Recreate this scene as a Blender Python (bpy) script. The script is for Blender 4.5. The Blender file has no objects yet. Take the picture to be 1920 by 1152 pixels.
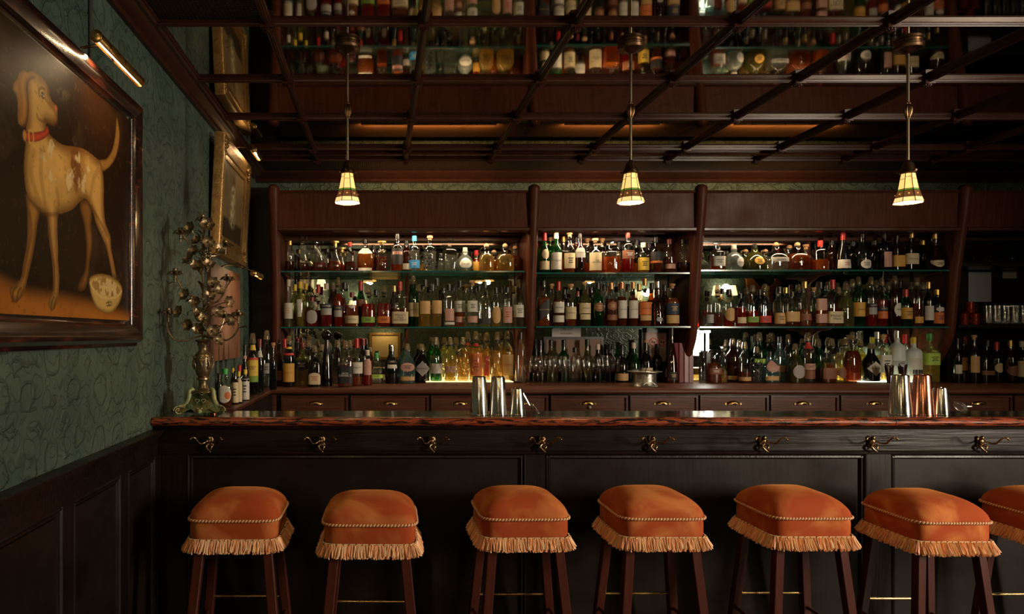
import bpy, bmesh, math, random
import numpy as np
from mathutils import Vector, Matrix
random.seed(7)
RNG = np.random.default_rng(11)
sc = bpy.context.scene
COL = sc.collection
PI = math.pi
# ---------------------------------------------------------------- camera
CH = 1.48                      # lens height
cam_d = bpy.data.cameras.new('camera')
cam = bpy.data.objects.new('camera', cam_d); COL.objects.link(cam)
cam.location = (0, 0, CH); cam.rotation_euler = (PI/2, 0, 0)
cam_d.sensor_width = 36.0; cam_d.lens = 24.0           # 1280 px focal length in the 1920 px frame
cam_d.shift_x = (960-715)/1920.0                        # rising / shifted architectural lens
cam_d.shift_y = (628-576)/1920.0
cam_d.clip_start = 0.05
sc.camera = cam
# ---------------------------------------------------------------- world
w = bpy.data.worlds.new('world'); sc.world = w; w.use_nodes = True
w.node_tree.nodes['Background'].inputs[0].default_value = (0.02, 0.022, 0.03, 1)
w.node_tree.nodes['Background'].inputs[1].default_value = 0.05
# ---------------------------------------------------------------- look
sc.view_settings.view_transform = 'Standard'; sc.view_settings.look = 'None'
sc.view_settings.exposure = 0.0; sc.view_settings.gamma = 1.0
sc.view_settings.use_curve_mapping = False
cy = sc.cycles
cy.max_bounces = 10; cy.diffuse_bounces = 3; cy.glossy_bounces = 5; cy.transmission_bounces = 6
cy.transparent_max_bounces = 32; cy.caustics_reflective = False; cy.caustics_refractive = False
cy.sample_clamp_indirect = 3.0; cy.use_denoising = True
# ---------------------------------------------------------------- room lights
def area(name, loc, target, sx, sy, power, color, spread=None):
    d = bpy.data.lights.new(name, 'AREA'); d.shape = 'RECTANGLE'; d.size = sx; d.size_y = sy
    d.energy = power; d.color = color
    if spread: d.spread = spread
    o = bpy.data.objects.new(name, d); COL.objects.link(o); o.location = loc
    o.rotation_euler = (Vector(target)-Vector(loc)).to_track_quat('-Z', 'Y').to_euler()
    return o
def point(name, loc, power, color, r=0.03, parent=None):
    d = bpy.data.lights.new(name, 'POINT'); d.energy = power; d.color = color; d.shadow_soft_size = r
    o = bpy.data.objects.new(name, d); COL.objects.link(o); o.location = loc
    if parent: o.parent = parent
    return o
KEY_POWER = 92.0
WX = 4.76
key = area('unseen_key_light', (WX, 0.13, 1.85), (0.3, 3.0, 1.0), 0.34, 1.4, KEY_POWER, (1.0, 0.84, 0.66), math.radians(118))  # unseen key light from the right; the window round it is added
WARM = (1.0, 0.62, 0.28)

# ---------------------------------------------------------------- helpers
def V(px, py, Y):              # measured frame position at a known distance -> metres
    return ((px-715)*Y/1280.0, Y, CH-(py-628)*Y/1280.0)
def PX(px, Y): return (px-715)*Y/1280.0
def PZ(py, Y): return CH-(py-628)*Y/1280.0

class MB:
    def __init__(s): s.v = []; s.f = []; s.m = []; s.cur = 0
    def add(s, vs, fs):
        n = len(s.v); s.v += [tuple(p) for p in vs]; s.f += [tuple(i+n for i in f) for f in fs]
        s.m += [s.cur]*len(fs); return s
    def box(s, x0, x1, y0, y1, z0, z1):
        vs = [(x0,y0,z0),(x1,y0,z0),(x1,y1,z0),(x0,y1,z0),(x0,y0,z1),(x1,y0,z1),(x1,y1,z1),(x0,y1,z1)]
        return s.add(vs, [(3,2,1,0),(4,5,6,7),(0,1,5,4),(1,2,6,5),(2,3,7,6),(3,0,4,7)])
    def lathe(s, prof, n=16, c=(0,0,0), sec=2.0, dep=1.0, axis='Z', cap=True):
        vs = []
        for (r, z) in prof:
            for k in range(n):
                a = 2*PI*k/n; ca, sa = math.cos(a), math.sin(a)
                q = 1.0 if sec == 2.0 else (abs(ca)**sec+abs(sa)**sec)**(-1.0/sec)
                x, y = r*q*ca, r*q*sa*dep
                if axis == 'Z': p = (x, y, z)
                elif axis == 'Y': p = (x, z, -y)
                else: p = (z, x, y)
                vs.append((p[0]+c[0], p[1]+c[1], p[2]+c[2]))
        fs = []
        for i in range(len(prof)-1):
            for k in range(n):
                k2 = (k+1) % n
                fs.append((i*n+k, i*n+k2, (i+1)*n+k2, (i+1)*n+k))
        if cap:
            if prof[0][0] > 1e-6: fs.append(tuple(range(n))[::-1])
            if prof[-1][0] > 1e-6: fs.append(tuple((len(prof)-1)*n+k for k in range(n)))
        return s.add(vs, fs)
    def tube(s, pts, r, n=8, caps=True):
        pts = [Vector(p) for p in pts]; N = len(pts)
        rs = r if isinstance(r, (list, tuple)) else [r]*N
        vs = []; ref = None
        for i in range(N):
            t = (pts[min(i+1, N-1)]-pts[max(i-1, 0)])
            t = t.normalized() if t.length > 1e-9 else Vector((0,0,1))
            if ref is None:
                ref = Vector((0,0,1)) if abs(t.z) < 0.9 else Vector((1,0,0))
            a = (ref - t*ref.dot(t)).normalized(); ref = a; b = t.cross(a)
            for k in range(n):
                th = 2*PI*k/n
                vs.append(pts[i]+a*(rs[i]*math.cos(th))+b*(rs[i]*math.sin(th)))
        fs = []
        for i in range(N-1):
            for k in range(n):
                k2 = (k+1) % n
                fs.append((i*n+k, i*n+k2, (i+1)*n+k2, (i+1)*n+k))
        if caps: fs.append(tuple(range(n))[::-1]); fs.append(tuple((N-1)*n+k for k in range(n)))
        return s.add(vs, fs)
    def prism(s, poly, a0, a1, plane='YZ'):   # extrude a 2-D outline along the third axis
        n = len(poly)
        def P(p, a):
            return {'YZ': (a, p[0], p[1]), 'XZ': (p[0], a, p[1]), 'XY': (p[0], p[1], a)}[plane]
        vs = [P(p, a0) for p in poly]+[P(p, a1) for p in poly]
        fs = [tuple(range(n))[::-1], tuple(range(n, 2*n))]
        for k in range(n): k2 = (k+1) % n; fs.append((k, k2, n+k2, n+k))
        return s.add(vs, fs)
    def sphere(s, c, r, n=8, m=6, sz=1.0):
        prof = [(max(r*math.sin(PI*i/m), 0.0), -r*sz*math.cos(PI*i/m)) for i in range(m+1)]
        prof[0] = (r*0.02, prof[0][1]); prof[-1] = (r*0.02, prof[-1][1])
        return s.lathe(prof, n, c)
    def mesh(s, name, smooth=True, ang=40, fix=True):
        me = bpy.data.meshes.new(name); me.from_pydata(s.v, [], s.f)
        if max(s.m, default=0): me.polygons.foreach_set('material_index', s.m)
        if fix:
            bm = bmesh.new(); bm.from_mesh(me); bmesh.ops.recalc_face_normals(bm, faces=bm.faces); bm.to_mesh(me); bm.free()
        if smooth: me.shade_smooth(); me.set_sharp_from_angle(angle=math.radians(ang))
        me.update(); return me
    def build(s, name, mat, parent=None, loc=(0,0,0), rz=0.0, smooth=True, ang=40, fix=True):
        return put(name, s.mesh(name, smooth, ang, fix), mat, parent, loc, rz)
def put(name, me, mat=None, parent=None, loc=(0,0,0), rz=0.0):
    o = bpy.data.objects.new(name, me)
    if mat is not None and not me.materials:
        for m_ in (mat if isinstance(mat, (list, tuple)) else [mat]): me.materials.append(m_)
    COL.objects.link(o); o.location = loc; o.rotation_euler = (0, 0, rz)
    if parent: o.parent = parent
    return o
def tag(o, label, cat, group=None):
    o['label'] = label; o['category'] = cat
    if group: o['group'] = group
    return o
def thing(name, label, cat, loc=(0,0,0), rz=0.0, group=None):
    o = bpy.data.objects.new(name, None); COL.objects.link(o); o.location = loc; o.rotation_euler = (0,0,rz)
    o.empty_display_size = 0.05
    return tag(o, label, cat, group)
def struct(o): o['kind'] = 'structure'; return o
def sempty(name, loc=(0,0,0)):
    o = bpy.data.objects.new(name, None); COL.objects.link(o); o.location = loc; return struct(o)
def copy_tree(o, parent=None):
    c = o.copy(); COL.objects.link(c); c.parent = parent
    for ch in list(o.children): copy_tree(ch, c)
    return c
def catmull(pts, n=6, closed=False):
    P = [np.array(p, float) for p in pts]; N = len(P); out = []
    rng = range(N) if closed else range(N-1)
    for i in rng:
        if closed: a, b, c, d = P[(i-1)%N], P[i], P[(i+1)%N], P[(i+2)%N]
        else: a, b, c, d = P[max(i-1,0)], P[i], P[i+1], P[min(i+2,N-1)]
        for k in range(n):
            t = k/n
            out.append(0.5*((2*b)+(-a+c)*t+(2*a-5*b+4*c-d)*t*t+(-a+3*b-3*c+d)*t**3))
    if not closed: out.append(P[-1])
    return out

# ---------------------------------------------------------------- materials
MATS = {}
def new_mat(name):
    m = bpy.data.materials.new(name); m.use_nodes = True; MATS[name] = m
    return m, m.node_tree, m.node_tree.nodes['Principled BSDF']
def pbr(name, col, rough=0.5, metal=0.0, spec=0.5, noise=None, bump=None, emit=None, estr=0.0, sheen=None, coat=0.0, rnoise=None, coords='Object'):
    """noise=(colour2, scale xyz, lo, hi), bump=(scale xyz, strength, detail)"""
    m, nt, b = new_mat(name)
    b.inputs['Base Color'].default_value = (*col, 1); b.inputs['Roughness'].default_value = rough
    b.inputs['Metallic'].default_value = metal; b.inputs['Specular IOR Level'].default_value = spec
    b.inputs['Coat Weight'].default_value = coat; b.inputs['Coat Roughness'].default_value = 0.12
    if emit: b.inputs['Emission Color'].default_value = (*emit, 1); b.inputs['Emission Strength'].default_value = estr
    if sheen: b.inputs['Sheen Weight'].default_value = sheen[0]; b.inputs['Sheen Roughness'].default_value = sheen[1]; b.inputs['Sheen Tint'].default_value = (*sheen[2], 1)
    L = nt.links
    def coord(scale):
        tc = nt.nodes.new('ShaderNodeTexCoord'); mp = nt.nodes.new('ShaderNodeMapping'); mp.inputs['Scale'].default_value = scale
        L.new(tc.outputs[coords], mp.inputs[0]); return mp.outputs[0]
    if noise:
        nz = nt.nodes.new('ShaderNodeTexNoise'); nz.inputs['Scale'].default_value = 1.0; nz.inputs['Detail'].default_value = 6
        nz.inputs['Roughness'].default_value = 0.65
        L.new(coord(noise[1]), nz.inputs['Vector'])
        cr = nt.nodes.new('ShaderNodeValToRGB'); cr.color_ramp.elements[0].position = noise[2]; cr.color_ramp.elements[1].position = noise[3]
        cr.color_ramp.elements[0].color = (*col, 1); cr.color_ramp.elements[1].color = (*noise[0], 1)
        L.new(nz.outputs['Fac'], cr.inputs[0]); L.new(cr.outputs[0], b.inputs['Base Color'])
    if rnoise:   # (scale, lo rough, hi rough)
        nz = nt.nodes.new('ShaderNodeTexNoise'); nz.inputs['Scale'].default_value = 1.0; nz.inputs['Detail'].default_value = 5
        L.new(coord(rnoise[0]), nz.inputs['Vector'])
        mr = nt.nodes.new('ShaderNodeMapRange'); mr.inputs[1].default_value = 0.3; mr.inputs[2].default_value = 0.7
        mr.inputs[3].default_value = rnoise[1]; mr.inputs[4].default_value = rnoise[2]
        L.new(nz.outputs['Fac'], mr.inputs[0]); L.new(mr.outputs[0], b.inputs['Roughness'])
    if bump:
        nz = nt.nodes.new('ShaderNodeTexNoise'); nz.inputs['Scale'].default_value = 1.0; nz.inputs['Detail'].default_value = bump[2]
        L.new(coord(bump[0]), nz.inputs['Vector'])
        bp = nt.nodes.new('ShaderNodeBump'); bp.inputs['Strength'].default_value = bump[1]; bp.inputs['Distance'].default_value = 0.004
        L.new(nz.outputs['Fac'], bp.inputs['Height']); L.new(bp.outputs[0], b.inputs['Normal'])
    return m
def glassy(name, tint, edge, gloss=0.06, rough=0.02, diff=None, dfac=0.0):
    """clear sheet glass / liquid: straight-through tint, reflective towards the rim, optional cloudy share"""
    m, nt, b = new_mat(name); nt.nodes.remove(b); L = nt.links
    out = nt.nodes['Material Output']
    lw = nt.nodes.new('ShaderNodeLayerWeight'); lw.inputs[0].default_value = 0.35
    mixc = nt.nodes.new('ShaderNodeMix'); mixc.data_type = 'RGBA'
    mixc.inputs[6].default_value = (*tint, 1); mixc.inputs[7].default_value = (*edge, 1)
    pw = nt.nodes.new('ShaderNodeMath'); pw.operation = 'POWER'; pw.inputs[1].default_value = 2.0
    L.new(lw.outputs['Facing'], pw.inputs[0]); L.new(pw.outputs[0], mixc.inputs[0])
    tr = nt.nodes.new('ShaderNodeBsdfTransparent'); L.new(mixc.outputs[2], tr.inputs[0])
    cur = tr.outputs[0]
    if diff:
        df = nt.nodes.new('ShaderNodeBsdfDiffuse'); df.inputs[0].default_value = (*diff, 1)
        tl = nt.nodes.new('ShaderNodeBsdfTranslucent'); tl.inputs[0].default_value = (*diff, 1)
        ad = nt.nodes.new('ShaderNodeMixShader'); ad.inputs[0].default_value = 0.5
        L.new(df.outputs[0], ad.inputs[1]); L.new(tl.outputs[0], ad.inputs[2])
        mx = nt.nodes.new('ShaderNodeMixShader'); mx.inputs[0].default_value = dfac
        L.new(cur, mx.inputs[1]); L.new(ad.outputs[0], mx.inputs[2]); cur = mx.outputs[0]
    gl = nt.nodes.new('ShaderNodeBsdfGlossy'); gl.inputs['Roughness'].default_value = rough
    gl.inputs[0].default_value = (1, 1, 1, 1)
    mr = nt.nodes.new('ShaderNodeMapRange'); mr.inputs[3].default_value = gloss; mr.inputs[4].default_value = min(0.75, gloss*9)
    p3 = nt.nodes.new('ShaderNodeMath'); p3.operation = 'POWER'; p3.inputs[1].default_value = 3.0
    L.new(lw.outputs['Facing'], p3.inputs[0]); L.new(p3.outputs[0], mr.inputs[0])
    mx2 = nt.nodes.new('ShaderNodeMixShader'); L.new(mr.outputs[0], mx2.inputs[0])
    L.new(cur, mx2.inputs[1]); L.new(gl.outputs[0], mx2.inputs[2]); L.new(mx2.outputs[0], out.inputs[0])
    return m
def vcol(name, rough=0.5, spec=0.5, coat=0.0, bump=None):
    m, nt, b = new_mat(name)
    a = nt.nodes.new('ShaderNodeVertexColor'); a.layer_name = 'Col'
    nt.links.new(a.outputs[0], b.inputs['Base Color']); b.inputs['Roughness'].default_value = rough
    b.inputs['Specular IOR Level'].default_value = spec; b.inputs['Coat Weight'].default_value = coat
    if bump:
        nz = nt.nodes.new('ShaderNodeTexNoise'); nz.inputs['Scale'].default_value = bump[0]; nz.inputs['Detail'].default_value = 5
        tc = nt.nodes.new('ShaderNodeTexCoord'); nt.links.new(tc.outputs['Object'], nz.inputs['Vector'])
        bp = nt.nodes.new('ShaderNodeBump'); bp.inputs['Strength'].default_value = bump[1]; bp.inputs['Distance'].default_value = 0.003
        nt.links.new(nz.outputs['Fac'], bp.inputs['Height']); nt.links.new(bp.outputs[0], b.inputs['Normal'])
    return m
def set_vcol(me, cols):
    a = me.color_attributes.new('Col', 'FLOAT_COLOR', 'POINT')
    c = np.ones((len(me.vertices), 4), np.float32); c[:, :3] = cols
    a.data.foreach_set('color', c.ravel())

wood_red   = pbr('dark_red_mahogany', (0.064,0.016,0.008), 0.42, spec=0.12, noise=((0.105,0.034,0.018),(60,60,3),0.35,0.75), bump=((80,80,4),0.12,4), rnoise=((6,6,6),0.34,0.50))
wood_redh  = pbr('mahogany_long_grain', (0.050,0.014,0.008), 0.36, spec=0.35, noise=((0.10,0.032,0.016),(3,60,60),0.35,0.75), bump=((4,80,80),0.15,4), rnoise=((6,6,6),0.24,0.42))
wood_black = pbr('ebonised_oak', (0.007,0.0038,0.003), 0.38, spec=0.32, noise=((0.017,0.010,0.008),(3,70,70),0.4,0.8), bump=((4,90,90),0.35,5), rnoise=((5,8,8),0.26,0.48))
wood_blackv= pbr('ebonised_oak_upright', (0.007,0.0038,0.003), 0.38, spec=0.32, noise=((0.015,0.008,0.0065),(70,70,3),0.4,0.8), bump=((90,90,4),0.25,5), rnoise=((6,6,4),0.26,0.48))
wood_panel = pbr('ebonised_panel', (0.008,0.0045,0.0035), 0.36, spec=0.30, noise=((0.018,0.012,0.010),(5,5,7),0.35,0.8), bump=((70,70,4),0.10,4), rnoise=((3,3,3),0.28,0.52))
wood_ceil  = pbr('dark_ceiling_moulding', (0.036,0.011,0.007), 0.30, spec=0.28, noise=((0.060,0.018,0.010),(20,20,20),0.4,0.8))
wood_leg   = pbr('red_brown_leg', (0.058,0.013,0.008), 0.33, noise=((0.095,0.023,0.013),(40,40,3),0.4,0.8), bump=((70,70,5),0.1,3))
wood_drawer= pbr('drawer_mahogany', (0.060,0.019,0.010), 0.42, spec=0.28, noise=((0.135,0.046,0.026),(4,50,60),0.35,0.75), bump=((5,70,70),0.18,4))
wood_worn  = pbr('worn_red_varnish', (0.010,0.006,0.005), 0.30, noise=((0.27,0.058,0.024),(13,110,90),0.45,0.51), bump=((13,110,90),0.35,5), rnoise=((10,20,20),0.20,0.38))
bar_sheet  = pbr('dark_polished_bar_top', (0.030,0.027,0.022), 0.13, spec=0.8, noise=((0.055,0.048,0.038),(5,14,14),0.35,0.75), rnoise=((9,14,9),0.07,0.22), coat=0.5)
floor_m    = pbr('dark_floor_boards', (0.030,0.018,0.012), 0.45, noise=((0.055,0.032,0.02),(30,2,2),0.3,0.8))
plain_dark = pbr('dark_plaster', (0.030,0.026,0.022), 0.7, noise=((0.045,0.038,0.032),(4,4,4),0.3,0.8))
brass      = pbr('aged_brass', (0.60,0.40,0.15), 0.24, 1.0, rnoise=((20,20,20),0.15,0.38))
brass_dark = pbr('tarnished_brass', (0.22,0.14,0.065), 0.34, 1.0, rnoise=((30,30,30),0.22,0.5))
bronze     = pbr('brown_bronze', (0.16,0.095,0.055), 0.38, 1.0, rnoise=((30,30,30),0.25,0.5))
rod_metal  = pbr('bronze_rod', (0.42,0.34,0.25), 0.28, 1.0)
steel      = pbr('polished_steel', (0.72,0.70,0.66), 0.12, 1.0, rnoise=((40,40,8),0.07,0.24), bump=((60,60,60),0.05,3))
copper     = pbr('polished_copper', (0.80,0.34,0.22), 0.16, 1.0, rnoise=((40,40,8),0.1,0.26))
pewter     = pbr('hammered_pewter', (0.36,0.34,0.31), 0.34, 1.0, bump=((60,60,60),0.5,2), rnoise=((30,30,30),0.25,0.5))
gilt       = pbr('old_gilt', (0.46,0.28,0.10), 0.38, 0.75, noise=((0.22,0.12,0.045),(30,30,30),0.4,0.75), bump=((70,70,70),0.5,4))
frame_dark = pbr('worn_dark_frame', (0.014,0.006,0.005), 0.24, noise=((0.11,0.026,0.013),(40,7,40),0.52,0.66), coat=0.5, bump=((40,10,40),0.15,4))
black_pl   = pbr('black_plastic', (0.010,0.010,0.010), 0.35)
cable_m    = pbr('dark_green_cable', (0.02,0.025,0.02), 0.6)
glass_c = glassy('clear_glass', (0.97,0.98,0.96), (0.45,0.47,0.43), 0.075)
glass_w = glassy('stemware_glass', (0.985,0.985,0.98), (0.30,0.31,0.29), 0.06)
glass_g = glassy('green_glass', (0.10,0.46,0.13), (0.01,0.08,0.02), 0.07, diff=(0.01,0.09,0.02), dfac=0.25)
glass_u = glassy('pale_blue_glass', (0.62,0.80,0.80), (0.20,0.33,0.34), 0.08, diff=(0.22,0.38,0.38), dfac=0.18)
glass_y = glassy('yellow_green_glass', (0.80,0.82,0.45), (0.35,0.36,0.12), 0.07, diff=(0.45,0.46,0.16), dfac=0.15)
glass_o = glassy('olive_glass', (0.42,0.44,0.16), (0.08,0.08,0.02), 0.06, diff=(0.12,0.11,0.02), dfac=0.35)
glass_b = glassy('brown_glass', (0.40,0.16,0.05), (0.06,0.02,0.01), 0.07, diff=(0.06,0.016,0.006), dfac=0.4)
glass_k = pbr('black_glass', (0.006,0.006,0.006), 0.06, spec=0.6)
glass_f = pbr('frosted_glass', (0.62,0.66,0.62), 0.45, spec=0.4)
glass_fw= glassy('smoky_globe_glass', (0.55,0.60,0.55), (0.25,0.28,0.26), 0.08, diff=(0.30,0.34,0.31), dfac=0.45)
GLASS = dict(c=glass_c, g=glass_g, u=glass_u, y=glass_y, o=glass_o, b=glass_b, k=glass_k, f=glass_f, s=glass_fw)
GWORD = dict(c='clear', g='green', u='pale blue', y='yellowish', o='olive', b='brown', k='black', f='frosted white', s='smoky grey')
def liquid(n, tint, edge, diff, f): return glassy(n, tint, edge, 0.03, 0.05, diff, f)
LIQ = dict(A=liquid('amber_spirit', (0.80,0.30,0.06), (0.45,0.10,0.01), (0.42,0.11,0.014), 0.42),
           R=liquid('red_spirit', (0.72,0.06,0.03), (0.35,0.01,0.01), (0.40,0.022,0.014), 0.45),
           D=liquid('dark_spirit', (0.30,0.08,0.03), (0.10,0.02,0.01), (0.10,0.024,0.010), 0.5),
           Y=liquid('pale_gold_spirit', (0.92,0.74,0.36), (0.60,0.42,0.12), (0.55,0.36,0.10), 0.25),
           W=liquid('clear_spirit', (0.95,0.96,0.94), (0.60,0.62,0.58), (0.5,0.5,0.46), 0.06),
           M=liquid('mahogany_spirit', (0.55,0.16,0.05), (0.25,0.05,0.01), (0.22,0.05,0.014), 0.5))
LWORD = dict(A='amber', R='red', D='dark', Y='pale gold', W='clear', M='brown')
def paper(n, c, r=0.6): return pbr('label_'+n, c, r, noise=(tuple(x*0.82 for x in c), (25,25,25), 0.35, 0.8))
LAB = dict(white=paper('white',(0.62,0.58,0.50)), cream=paper('cream',(0.62,0.50,0.30)), tan=paper('tan',(0.55,0.33,0.13)),
           black=paper('black',(0.012,0.011,0.011)), grey=paper('grey',(0.36,0.34,0.31)), gold=paper('gold',(0.62,0.33,0.05)),
           yellow=paper('yellow',(0.72,0.48,0.06)), orange=paper('orange',(0.62,0.16,0.03)), red=paper('red',(0.50,0.035,0.022)),
           green=paper('green',(0.20,0.34,0.04)), lime=paper('lime',(0.42,0.62,0.08)), blue=paper('blue',(0.04,0.30,0.62)),
           pink=paper('pink',(0.52,0.28,0.22)), brown=paper('brown',(0.22,0.08,0.035)), navy=paper('navy',(0.02,0.03,0.06)), silver=paper('silver',(0.45,0.44,0.42)))
CAPM = dict(k=pbr('black_cap',(0.012,0.011,0.011),0.3), c=pbr('cork',(0.50,0.28,0.13),0.8,noise=((0.34,0.17,0.07),(90,90,90),0.4,0.7)),
            r=pbr('red_cap',(0.45,0.02,0.018),0.3), g=pbr('gold_cap',(0.62,0.42,0.14),0.3,0.9), n=pbr('green_cap',(0.05,0.32,0.06),0.4),
            w=pbr('cream_cap',(0.62,0.54,0.42),0.5), u=pbr('blue_cap',(0.03,0.30,0.60),0.35), y=pbr('yellow_cap',(0.72,0.50,0.03),0.4),
            s=pbr('silver_cap',(0.60,0.58,0.54),0.25,1.0), o=pbr('copper_cap',(0.55,0.27,0.12),0.32,0.8), d=pbr('maroon_cap',(0.16,0.02,0.015),0.3))
CWORD = dict(K='black ball stopper', k='black cap', c='cork', r='red cap', g='gold cap', n='green cap', w='cream cap', u='blue cap', y='yellow cap', s='silver cap', o='copper cap', d='maroon cap',
             p='spout cover', b='cork ball', t='glass stopper', e='flat gold stopper')
dustcap = glassy('tinted_plastic_cover', (0.86,0.78,0.66), (0.42,0.32,0.20), 0.11, 0.06, (0.52,0.40,0.25), 0.34)
ink = pbr('black_ink', (0.012,0.011,0.010), 0.6)
ink_w = pbr('white_ink', (0.62,0.60,0.55), 0.6)
ink_r = pbr('red_ink', (0.42,0.03,0.02), 0.6)
ink_g = pbr('gold_ink', (0.55,0.36,0.10), 0.45)
INK = dict(k=ink, w=ink_w, r=ink_r, g=ink_g)
# ================================================================ ROOM SHELL
XL, XR, YB, YF, ZC = -1.015, 8.2, 5.55, -2.5, CH+1.30
def green_wall():
    m, nt, b = new_mat('embossed_green_wallpaper'); L = nt.links
    tc = nt.nodes.new('ShaderNodeTexCoord')
    n1 = nt.nodes.new('ShaderNodeTexNoise'); n1.inputs['Scale'].default_value = 3.0; n1.inputs['Detail'].default_value = 8; n1.inputs['Roughness'].default_value = 0.7
    L.new(tc.outputs['Object'], n1.inputs['Vector'])
    cr = nt.nodes.new('ShaderNodeValToRGB'); cr.color_ramp.elements[0].position = 0.3; cr.color_ramp.elements[1].position = 0.72
    cr.color_ramp.elements[0].color = (0.042,0.070,0.054,1); cr.color_ramp.elements[1].color = (0.105,0.150,0.115,1)
    L.new(n1.outputs['Fac'], cr.inputs[0])
    # scroll medallions: rings around a loose grid of centres, bent by noise, with fine beading
    nd = nt.nodes.new('ShaderNodeTexNoise'); nd.inputs['Scale'].default_value = 4.0; nd.inputs['Detail'].default_value = 3
    L.new(tc.outputs['Object'], nd.inputs['Vector'])
    vm = nt.nodes.new('ShaderNodeVectorMath'); vm.operation = 'MULTIPLY_ADD'; vm.inputs[1].default_value = (0.17,0.17,0.17)
    L.new(nd.outputs['Color'], vm.inputs[0]); L.new(tc.outputs['Object'], vm.inputs[2])
    def rings(scale, rand, freq, lo):
        vo = nt.nodes.new('ShaderNodeTexVoronoi'); vo.inputs['Scale'].default_value = scale; vo.inputs['Randomness'].default_value = rand
        L.new(vm.outputs[0], vo.inputs['Vector'])
        mu = nt.nodes.new('ShaderNodeMath'); mu.operation = 'MULTIPLY'; mu.inputs[1].default_value = freq; L.new(vo.outputs['Distance'], mu.inputs[0])
        si = nt.nodes.new('ShaderNodeMath'); si.operation = 'SINE'; L.new(mu.outputs[0], si.inputs[0])
        mr = nt.nodes.new('ShaderNodeMapRange'); mr.inputs[1].default_value = lo; mr.inputs[2].default_value = 1.0; L.new(si.outputs[0], mr.inputs[0])
        return mr.outputs[0]
    a = rings(6.0, 0.5, 21.0, 0.70); c = rings(15.0, 0.8, 17.0, 0.75)
    n2 = nt.nodes.new('ShaderNodeTexNoise'); n2.inputs['Scale'].default_value = 90.0; n2.inputs['Detail'].default_value = 4
    L.new(tc.outputs['Object'], n2.inputs['Vector'])
    s1 = nt.nodes.new('ShaderNodeMath'); s1.operation = 'MULTIPLY_ADD'; s1.inputs[1].default_value = 0.55; L.new(c, s1.inputs[0]); L.new(a, s1.inputs[2])
    s2 = nt.nodes.new('ShaderNodeMath'); s2.operation = 'MULTIPLY_ADD'; s2.inputs[1].default_value = 0.5; L.new(n2.outputs['Fac'], s2.inputs[0]); L.new(s1.outputs[0], s2.inputs[2])
    bp = nt.nodes.new('ShaderNodeBump'); bp.inputs['Strength'].default_value = 0.9; bp.inputs['Distance'].default_value = 0.006
    L.new(s2.outputs[0], bp.inputs['Height']); L.new(bp.outputs[0], b.inputs['Normal'])
    # darker green mixed in along the ring lines
    mx = nt.nodes.new('ShaderNodeMix'); mx.data_type = 'RGBA'; mx.inputs[7].default_value = (0.022,0.034,0.026,1)
    f = nt.nodes.new('ShaderNodeMath'); f.operation = 'MULTIPLY'; f.inputs[1].default_value = 0.30; L.new(s1.outputs[0], f.inputs[0])
    L.new(f.outputs[0], mx.inputs[0]); L.new(cr.outputs[0], mx.inputs[6]); L.new(mx.outputs[2], b.inputs['Base Color'])
    b.inputs['Roughness'].default_value = 0.55; b.inputs['Specular IOR Level'].default_value = 0.35
    return m
GREEN = green_wall()
def antique_mirror(name, tint, patina, amount, rough, dr):
    m, nt, b = new_mat(name); L = nt.links
    b.inputs['Metallic'].default_value = 1.0
    tc = nt.nodes.new('ShaderNodeTexCoord'); nz = nt.nodes.new('ShaderNodeTexNoise'); nz.inputs['Scale'].default_value = 4.0
    nz.inputs['Detail'].default_value = 9; nz.inputs['Roughness'].default_value = 0.7; L.new(tc.outputs['Object'], nz.inputs['Vector'])
    cr = nt.nodes.new('ShaderNodeValToRGB'); cr.color_ramp.elements[0].position = amount; cr.color_ramp.elements[1].position = amount+0.12
    cr.color_ramp.elements[0].color = (*tint, 1); cr.color_ramp.elements[1].color = (*patina, 1); L.new(nz.outputs['Fac'], cr.inputs[0])
    L.new(cr.outputs[0], b.inputs['Base Color'])
    mr = nt.nodes.new('ShaderNodeMapRange'); mr.inputs[1].default_value = 0.35; mr.inputs[2].default_value = 0.75
    mr.inputs[3].default_value = rough; mr.inputs[4].default_value = rough+dr; L.new(nz.outputs['Fac'], mr.inputs[0]); L.new(mr.outputs[0], b.inputs['Roughness'])
    return m
mirror_ceil = antique_mirror('antique_ceiling_mirror', (0.56,0.51,0.43), (0.16,0.135,0.10), 0.57, 0.012, 0.06)
mirror_back = antique_mirror('back_bar_mirror', (0.64,0.66,0.60), (0.34,0.35,0.31), 0.66, 0.003, 0.0)
lattice_m = pbr('pressed_lattice_tin', (0.016,0.009,0.007), 0.35)
_nt = lattice_m.node_tree; _b = _nt.nodes['Principled BSDF']
_tc = _nt.nodes.new('ShaderNodeTexCoord'); _vo = _nt.nodes.new('ShaderNodeTexVoronoi'); _vo.inputs['Scale'].default_value = 60; _vo.inputs['Randomness'].default_value = 0.15
_nt.links.new(_tc.outputs['Object'], _vo.inputs['Vector']); _bp = _nt.nodes.new('ShaderNodeBump'); _bp.inputs['Strength'].default_value = 1.0; _bp.inputs['Distance'].default_value = 0.01
_nt.links.new(_vo.outputs['Distance'], _bp.inputs['Height']); _nt.links.new(_bp.outputs[0], _b.inputs['Normal'])

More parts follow.
